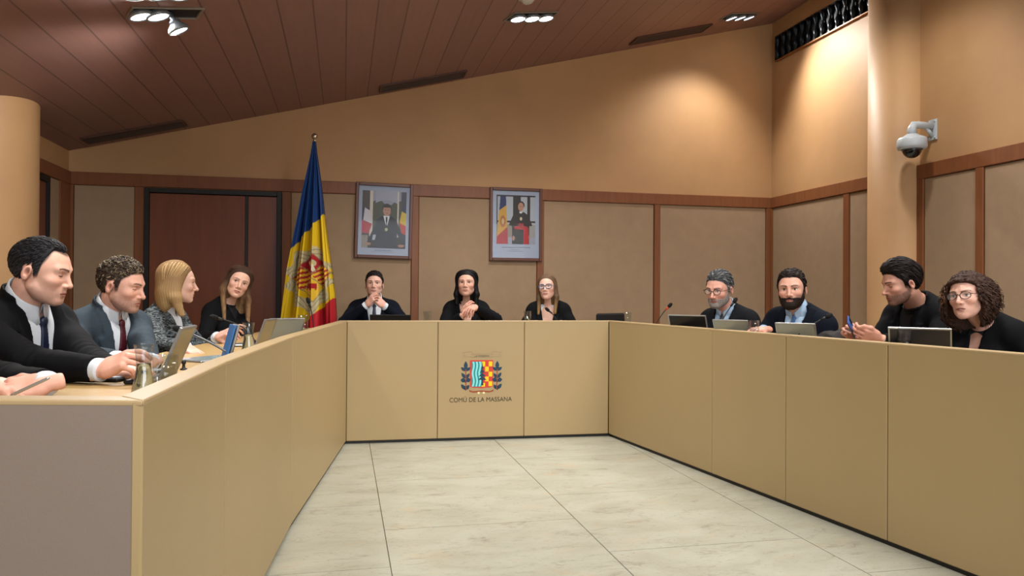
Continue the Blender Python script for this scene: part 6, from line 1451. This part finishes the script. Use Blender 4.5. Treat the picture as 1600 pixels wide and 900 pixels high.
q3 = inside_([mid(T0, T3), cM, mid(T2, T3), T3]); st2 = (np.sin((Y*0.9+X*0.35)*0.95+1) > 0.0); C_[q3 & st2] = redd
q4 = inside_([cM, mid(T1, T2), T2, mid(T2, T3)]); cows = (np.abs(X-4) < 9) & (np.abs(Y-10) < 5.5) & ~((np.abs(X-4) < 1.5) | ((Y > 13) & (np.abs(np.abs(X-4)-5.5) < 1.6))); C_[q4 & cows] = redd
C_[allq & (seg(X, Y, [T0, T1, T2, T3, T0], 1.0))] = grey_; C_[allq & seg(X, Y, [mid(T0, T1), mid(T2, T3)], 0.6)] = grey_; C_[allq & seg(X, Y, [mid(T0, T3), mid(T1, T2)], 0.6)] = grey_
zz_ = np.array([P(490, y, Zf).z for y in np.linspace(222, 560, nv)])
fold = np.clip((yy_-222)/200, 0.05, 1); dep = 0.055*fold*np.sin(uu*2*np.pi*3.3+0.8+0.5*np.sin(yy_/60))+0.02*fold*np.sin(uu*2*np.pi*8+yy_/50)+0.05*fold*(1-(2*uu-1)**2)
for i in range(nv):
    V_[i, :, 0] = (xx_[i]-490)*px2m; V_[i, :, 1] = -0.03-dep[i]; V_[i, :, 2] = zz_[i]
Rf = np.array([[fr_.x, fu_.x, 0], [fr_.y, fu_.y, 0], [0, 0, 1]]); Vf = V_.reshape(-1, 3) @ Rf.T
back = V_.copy(); back[:, :, 1] = 0.03*fold+0.02*np.sin(uu*2*np.pi*3+1)*fold; back[:, 0, :2] = V_[:, 0, :2]; back[:, -1, :2] = V_[:, -1, :2]
idx = np.arange(nv*nu).reshape(nv, nu); Qf = np.stack([idx[:-1, :-1], idx[1:, :-1], idx[1:, 1:], idx[:-1, 1:]], -1).reshape(-1, 4)
fo = add_mesh('flag_cloth', [(Vf, Qf, C_.reshape(-1, 3)), (back.reshape(-1, 3) @ Rf.T, Qf[:, ::-1], C_.reshape(-1, 3))], mat('flag_satin', '#ffffff', 0.55, vcol=True, spec=0.3), e, vcol=True)

# ------------------------------------------------------------------ the two framed portraits
def portrait(corners, label, paint, mat_col, W_=0.0, lines=()):
    tl_, tr_, bl_ = [on_plane(x, y, (0, YB-0.05, 0), (0, 1, 0)) for x, y in corners]; w_ = (tr_-tl_).length; h_ = abs(tl_.z-bl_.z); cxw = (tl_.x+tr_.x)/2; cz_ = (tl_.z+bl_.z)/2-(tl_.z-tr_.z)/2*0
    tilt_ = math.atan2(tr_.z-tl_.z, tr_.x-tl_.x); e = empty('framed_portrait', (cxw, YB-0.034, cz_)); e.rotation_euler = (0, tilt_*-1, 0); tag(e, label, 'picture')
    q = MB(); t = 0.030
    for s in (-1, 1): q.box((s*(w_/2-t/2), -0.012, 0), (t/2, 0.014, h_/2), bev=0.004); q.box((0, -0.012, s*(h_/2-t/2)), (w_/2-t, 0.014, t/2), bev=0.004)
    q.build('picture_frame', mat('frame_brown', '#5a3220', 0.4), e)
    q = MB(); q.box((0, -0.004, 0), (w_/2-t, 0.003, h_/2-t)); q.build('picture_mount', mat('pale_blue_mount', mat_col, 0.7), e)
    n1, n2 = 132, 184; gx, gz = np.meshgrid(np.linspace(0, 1, n1), np.linspace(0, 1, n2)); Cp = np.zeros((n2, n1, 3)); paint(gx, gz, Cp)
    x0, x1, z0, z1 = W_; Vp = np.stack([(-w_/2+w_*(x0+(x1-x0)*gx)), np.full(gx.shape, -0.0078), h_/2-h_*(z0+(z1-z0)*gz)], -1).reshape(-1, 3); ii = np.arange(n1*n2).reshape(n2, n1); Qp = np.stack([ii[:-1, :-1], ii[1:, :-1], ii[1:, 1:], ii[:-1, 1:]], -1).reshape(-1, 4)
    add_mesh('photograph', [(Vp, Qp, Cp.reshape(-1, 3))], mat('photo_print', '#ffffff', 0.35, vcol=True), e, vcol=True, smooth=False)
    q = MB(); rng = np.random.default_rng(4)
    for (zc0, half, hh) in lines:
        x = -half
        while x < half: ww = 0.010+0.03*rng.random(); ww = min(ww, half-x+0.002); q.box((x+ww/2, -0.0074, h_/2-h_*zc0), (ww/2-0.002, 0.0005, hh)); x += ww+0.003
    q.build('caption', mat('caption_ink', '#6a7078', 0.8), e)
    q = MB(); q.box((0, -0.019, 0), (w_/2-t+0.004, 0.001, h_/2-t+0.004)); gm = mat('picture_glass', '#0d0d0e', 0.03, alpha=0.07, spec=0.8); q.build('picture_glass', gm, e); return e
def col(h): return np.array(rgb(h))
def E(gx, gz, cx0, cz0, rx0, rz0): return ((gx-cx0)/rx0)**2+((gz-cz0)/rz0)**2 < 1
def quad_in(gx, gz, pts): return np.logical_and.reduce([((pts[(i+1) % len(pts)][0]-pts[i][0])*(gz-pts[i][1])-(pts[(i+1) % len(pts)][1]-pts[i][1])*(gx-pts[i][0])) >= 0 for i in range(len(pts))])
def paint_suit(x, z, C):
    C[:] = col('#8e93a6'); C[z > 0.2+0.03*np.sin(x*13)+0.012*np.sin(x*41)] = col('#464b3a'); C[(x > 0.30) & (x < 0.80) & (z < 0.16+0.9*(x-0.55)**2)] = col('#9aa0b2')
    C[x < 0.17] = col('#42362c'); C[(x > 0.17) & (x < 0.24)] = col('#cfc6b8'); C[(x > 0.80) & (x < 0.83)] = col('#cdc8bd'); C[(x > 0.88)] = col('#343848')
    C[quad_in(x, z, [(0.02, 0.30), (0.17, 0.30), (0.10, 0.55), (0.0, 0.50)])] = col('#20263c'); C[quad_in(x, z, [(0.06, 0.30), (0.20, 0.36), (0.23, 0.58), (0.03, 0.52)])] = col('#c9c6cf'); C[quad_in(x, z, [(0.0, 0.52), (0.23, 0.58), (0.16, 0.75), (0.0, 0.74)])] = col('#b02a35')
    C[quad_in(x, z, [(0.92, 0.24), (1.0, 0.24), (1.0, 0.40), (0.90, 0.34)])] = col('#2a3355'); C[quad_in(x, z, [(0.90, 0.34), (1.0, 0.38), (1.0, 0.62), (0.85, 0.54)])] = col('#cdb23a'); C[quad_in(x, z, [(0.85, 0.54), (1.0, 0.60), (1.0, 0.76), (0.90, 0.72)])] = col('#b6402c')
    C[z > 0.80] = col('#2c2622'); C[(z > 0.78) & (np.abs(x-0.06) < 0.08)] = col('#8b8378')
    body = (np.abs(x-0.56) < np.interp(z, [0.42, 0.47, 0.52, 0.66, 0.86, 1.0], [0.07, 0.17, 0.24, 0.25, 0.24, 0.26])) & (z > 0.43); C[body] = col('#171a24')
    C[quad_in(x, z, [(0.36, 0.50), (0.44, 0.52), (0.22, 0.92), (0.12, 0.90)])] = col('#171a24'); C[quad_in(x, z, [(0.72, 0.50), (0.80, 0.54), (0.98, 0.90), (0.88, 0.93)])] = col('#171a24')
    C[E(x, z, 0.15, 0.93, 0.07, 0.025)] = col('#a5755f'); C[E(x, z, 0.90, 0.95, 0.07, 0.025)] = col('#a5755f')
    C[quad_in(x, z, [(0.48, 0.43), (0.63, 0.43), (0.56, 0.64)])] = col('#d8dce4'); C[quad_in(x, z, [(0.535, 0.45), (0.575, 0.45), (0.57, 0.64), (0.55, 0.64)])] = col('#1b2234'); C[E(x, z, 0.555, 0.67, 0.035, 0.03)] = col('#b3ab8d')
    C[E(x, z, 0.56, 0.305, 0.105, 0.085)] = col('#2a211c'); C[E(x, z, 0.56, 0.335, 0.088, 0.098)] = col('#b08470'); C[(z < 0.285) & E(x, z, 0.56, 0.30, 0.10, 0.075)] = col('#2a211c')
    C[E(x, z, 0.525, 0.325, 0.014, 0.006) | E(x, z, 0.595, 0.325, 0.014, 0.006)] = col('#4a2c22'); C[E(x, z, 0.56, 0.385, 0.028, 0.005)] = col('#8a4d45')
    C[quad_in(x, z, [(0.26, 0.77), (0.33, 0.77), (0.30, 0.86), (0.24, 0.86)])] = col('#a9aebd')
def paint_cleric(x, z, C):
    C[:] = col('#aab2bd'); C[(x < 0.03)] = col('#2c241f'); C[(np.abs(x-0.52) < 0.10)] = col('#2c2622'); C[(np.abs(x-0.83) < 0.04)] = col('#33291f'); C[(z < 0.03)] = col('#2c241f'); C[(z > 0.52) & (z < 0.56)] = col('#3d3328'); C[(z > 0.60)] = col('#8c8577'); C[(x > 0.85) & (z > 0.6)] = col('#9a9a98')
    C[(z > 0.86)] = col('#9aa0b0')
    fl = quad_in(x, z, [(0.10, 0.02), (0.24, 0.02), (0.30, 1.0), (0.0, 1.0)]); C[fl] = col('#232c5c'); C[fl & (z > 0.30-(x-0.1)*0.6)] = col('#c79a35'); C[fl & (z > 0.86-(x-0.0)*0.75)] = col('#a82a2c'); C[fl & E(x, z, 0.165, 0.54, 0.07, 0.12)] = col('#a8653a'); C[fl & E(x, z, 0.165, 0.54, 0.035, 0.06)] = col('#c9b07a')
    robe = (np.abs(x-0.62) < np.interp(z, [0.34, 0.40, 0.58, 0.62, 0.63, 1.0], [0.08, 0.19, 0.29, 0.30, 0.22, 0.22])) & (z > 0.34); C[robe] = col('#2e2925'); C[robe & (z > 0.60)] = col('#26221f')
    C[E(x, z, 0.44, 0.88, 0.035, 0.05)] = col('#b08470'); C[E(x, z, 0.84, 0.86, 0.03, 0.04)] = col('#b08470')
    C[quad_in(x, z, [(0.46, 0.63), (0.80, 0.63), (0.80, 0.71), (0.46, 0.69)])] = col('#b3272c'); C[quad_in(x, z, [(0.70, 0.66), (0.82, 0.66), (0.84, 1.0), (0.70, 1.0)])] = col('#b3272c'); C[quad_in(x, z, [(0.56, 0.57), (0.70, 0.57), (0.70, 0.64), (0.56, 0.64)])] = col('#96302c')
    C[E(x, z, 0.63, 0.48, 0.03, 0.035)] = col('#c7bd9a'); C[E(x, z, 0.62, 0.20, 0.10, 0.085)] = col('#241c18'); C[E(x, z, 0.625, 0.235, 0.072, 0.088)] = col('#b5866f'); C[quad_in(x, z, [(0.58, 0.33), (0.67, 0.33), (0.65, 0.37), (0.60, 0.37)])] = col('#d6d6d8')
    C[E(x, z, 0.60, 0.225, 0.011, 0.006) | E(x, z, 0.655, 0.225, 0.011, 0.006)] = col('#3c2418'); C[E(x, z, 0.628, 0.285, 0.024, 0.005)] = col('#9a5a50')
portrait([(555.5, 284.5), (645, 289.5), (555, 403)], 'framed portrait of a man in a dark suit hanging on the back wall', paint_suit, '#a9b6cc', (0.115, 0.885, 0.105, 0.865), [(0.895, 0.085, 0.003), (0.915, 0.11, 0.0012)])
portrait([(765.5, 292), (847.5, 295), (765, 407)], 'framed portrait of a cleric with a red sash hanging on the back wall', paint_cleric, '#aab5cc', (0.13, 0.87, 0.10, 0.77), [(0.815, 0.15, 0.003), (0.845, 0.05, 0.002), (0.865, 0.085, 0.002)])
# ------------------------------------------------------------------ lights: the ceiling fittings in view, then unseen ones added for more light
def aim3(xs): return xs
fitting(F1[0], 3, 'recessed ceiling light with one spot hanging down, at the upper left', tilt=(0.1, -0.35), hang=2, empties=1, hl=F1[1], hw=F1[2], spin=F1[3], aims=[(-1.6, 2.5, 1.1), (0.2, 4.6, 0.9), (lc.x+0.1, lc.y-0.4, 1.5)], energy=45)
fitting(F2[0], 3, 'recessed three-spot ceiling light in the middle of the ceiling', tilt=(-0.1, -0.25), aims=[(0.4, 6.0, 1.0), (1.2, 6.3, 1.0), (1.9, 6.3, 1.0)], hl=F2[1], hw=F2[2], spin=F2[3], energy=40)
fitting(F3[0], 3, 'recessed three-spot ceiling light in the right back corner of the ceiling', tilt=(0.1, -0.2), aims=[(XR-1.3, YB, 0.6), (XR, YB-1.6, 1.9), (XR, YB-2.3, 2.2)], hl=F3[1], hw=F3[2], spin=F3[3], energy=62)
fitting(F0[0], 3, 'recessed ceiling light cut off by the top edge, upper left', tilt=(0, -0.2), aims=[(-1.8, 3.6, 1.1), (-1.2, 2.5, 1.0), (-1.5, 4.4, 1.1)], hl=F0[1], hw=F0[2], spin=F0[3], energy=35)
gp = 'added ceiling lights above the viewer'
def cpos(x, y): return Vector((x, y, zc(x)))
for (x, y, aims) in ((-0.4, 2.6, [(-1.7, 2.4, 1.1), (0.2, 3.2, 0), (-1.2, 3.6, 1)]), (2.6, 2.8, [(2.2, 4.0, 0.9), (1.9, 2.6, 0.5), (3.0, 3.4, 1.0)]),
                     (1.0, 3.8, [(0.8, 5.4, 1.0), (0.9, 3.8, 0), (1.6, 5.5, 1)]), (3.6, 4.6, [(3.0, 4.0, 1.0), (4.2, 5.2, 1.6), (3.2, 3.4, 1)]),
                     (-0.5, 0.3, [(-1.2, 1.2, 0.8), (0, 1.8, 0), (-0.8, 1.8, 0.6)]), (1.6, 0.2, [(0.8, 1.8, 0), (2.2, 2.2, 0.8), (1.4, 2.5, 0)]), (3.4, 1.2, [(2.8, 2.8, 1), (4.3, 2.5, 1.8), (3, 2, 0.8)])):
    fitting(cpos(x, y), 3, 'added recessed three-spot light, unseen in the ceiling above the viewer', group=gp, aims=aims, energy=46 if x > 0 else 34)  # unseen fittings added overhead to light the desks and faces
sd_ = on_ceil(824, -4); e = ceil_empty('smoke_detector', sd_); tag(e, 'round white smoke detector at the top edge above the middle ceiling light', 'smoke detector')
q = MB(); q.lathe([(0.0, -0.045), (0.03, -0.043), (0.045, -0.03), (0.055, -0.012), (0.058, 0.0)], n=28); fix_normals(q.build('detector_body', mat('detector_white', '#b9b4a8', 0.5), e)); q = MB(); q.lathe([(0.060, -0.008), (0.068, -0.004), (0.068, 0.0)], n=28); fix_normals(q.build('detector_base', mat('detector_white', '#b9b4a8', 0.5), e))
def spot(p, d, e, size=1.9, blend=0.9, col=(1.0, 0.965, 0.92), rad=0.09):
    l = bpy.data.lights.new('spot_light', 'SPOT'); l.energy = e; l.spot_size = size; l.spot_blend = blend; l.color = col; l.shadow_soft_size = rad
    o = bpy.data.objects.new('spot_light', l); COL.objects.link(o); o.location = p; o.rotation_euler = Vector(d).to_track_quat('-Z', 'Y').to_euler(); return o
for p, d, e in LAMPS: spot(p, d, e)
# big soft cool area light added unseen behind the viewer; no window is built
w = bpy.data.worlds.new('World'); SC.world = w; w.use_nodes = True
w.node_tree.nodes['Background'].inputs[0].default_value = (1.0, 0.9, 0.78, 1); w.node_tree.nodes['Background'].inputs[1].default_value = 0.0
def area(name, loc, target, sx, sy, e, col):
    l = bpy.data.lights.new(name, 'AREA'); l.shape = 'RECTANGLE'; l.size = sx; l.size_y = sy; l.energy = e; l.color = col
    o = bpy.data.objects.new(name, l); COL.objects.link(o); o.location = loc; o.rotation_euler = (Vector(target)-Vector(loc)).to_track_quat('-Z', 'Y').to_euler(); return o
area('added_rear_fill', (2.0, YF+0.1, 1.9), (2.2, 5, 1.4), 4.6, 1.8, 95, (0.86, 0.93, 1.0))
vs = SC.view_settings; vs.view_transform = 'Standard'; vs.look = 'None'; vs.gamma = 1; vs.use_curve_mapping = False; vs.exposure = 0.85
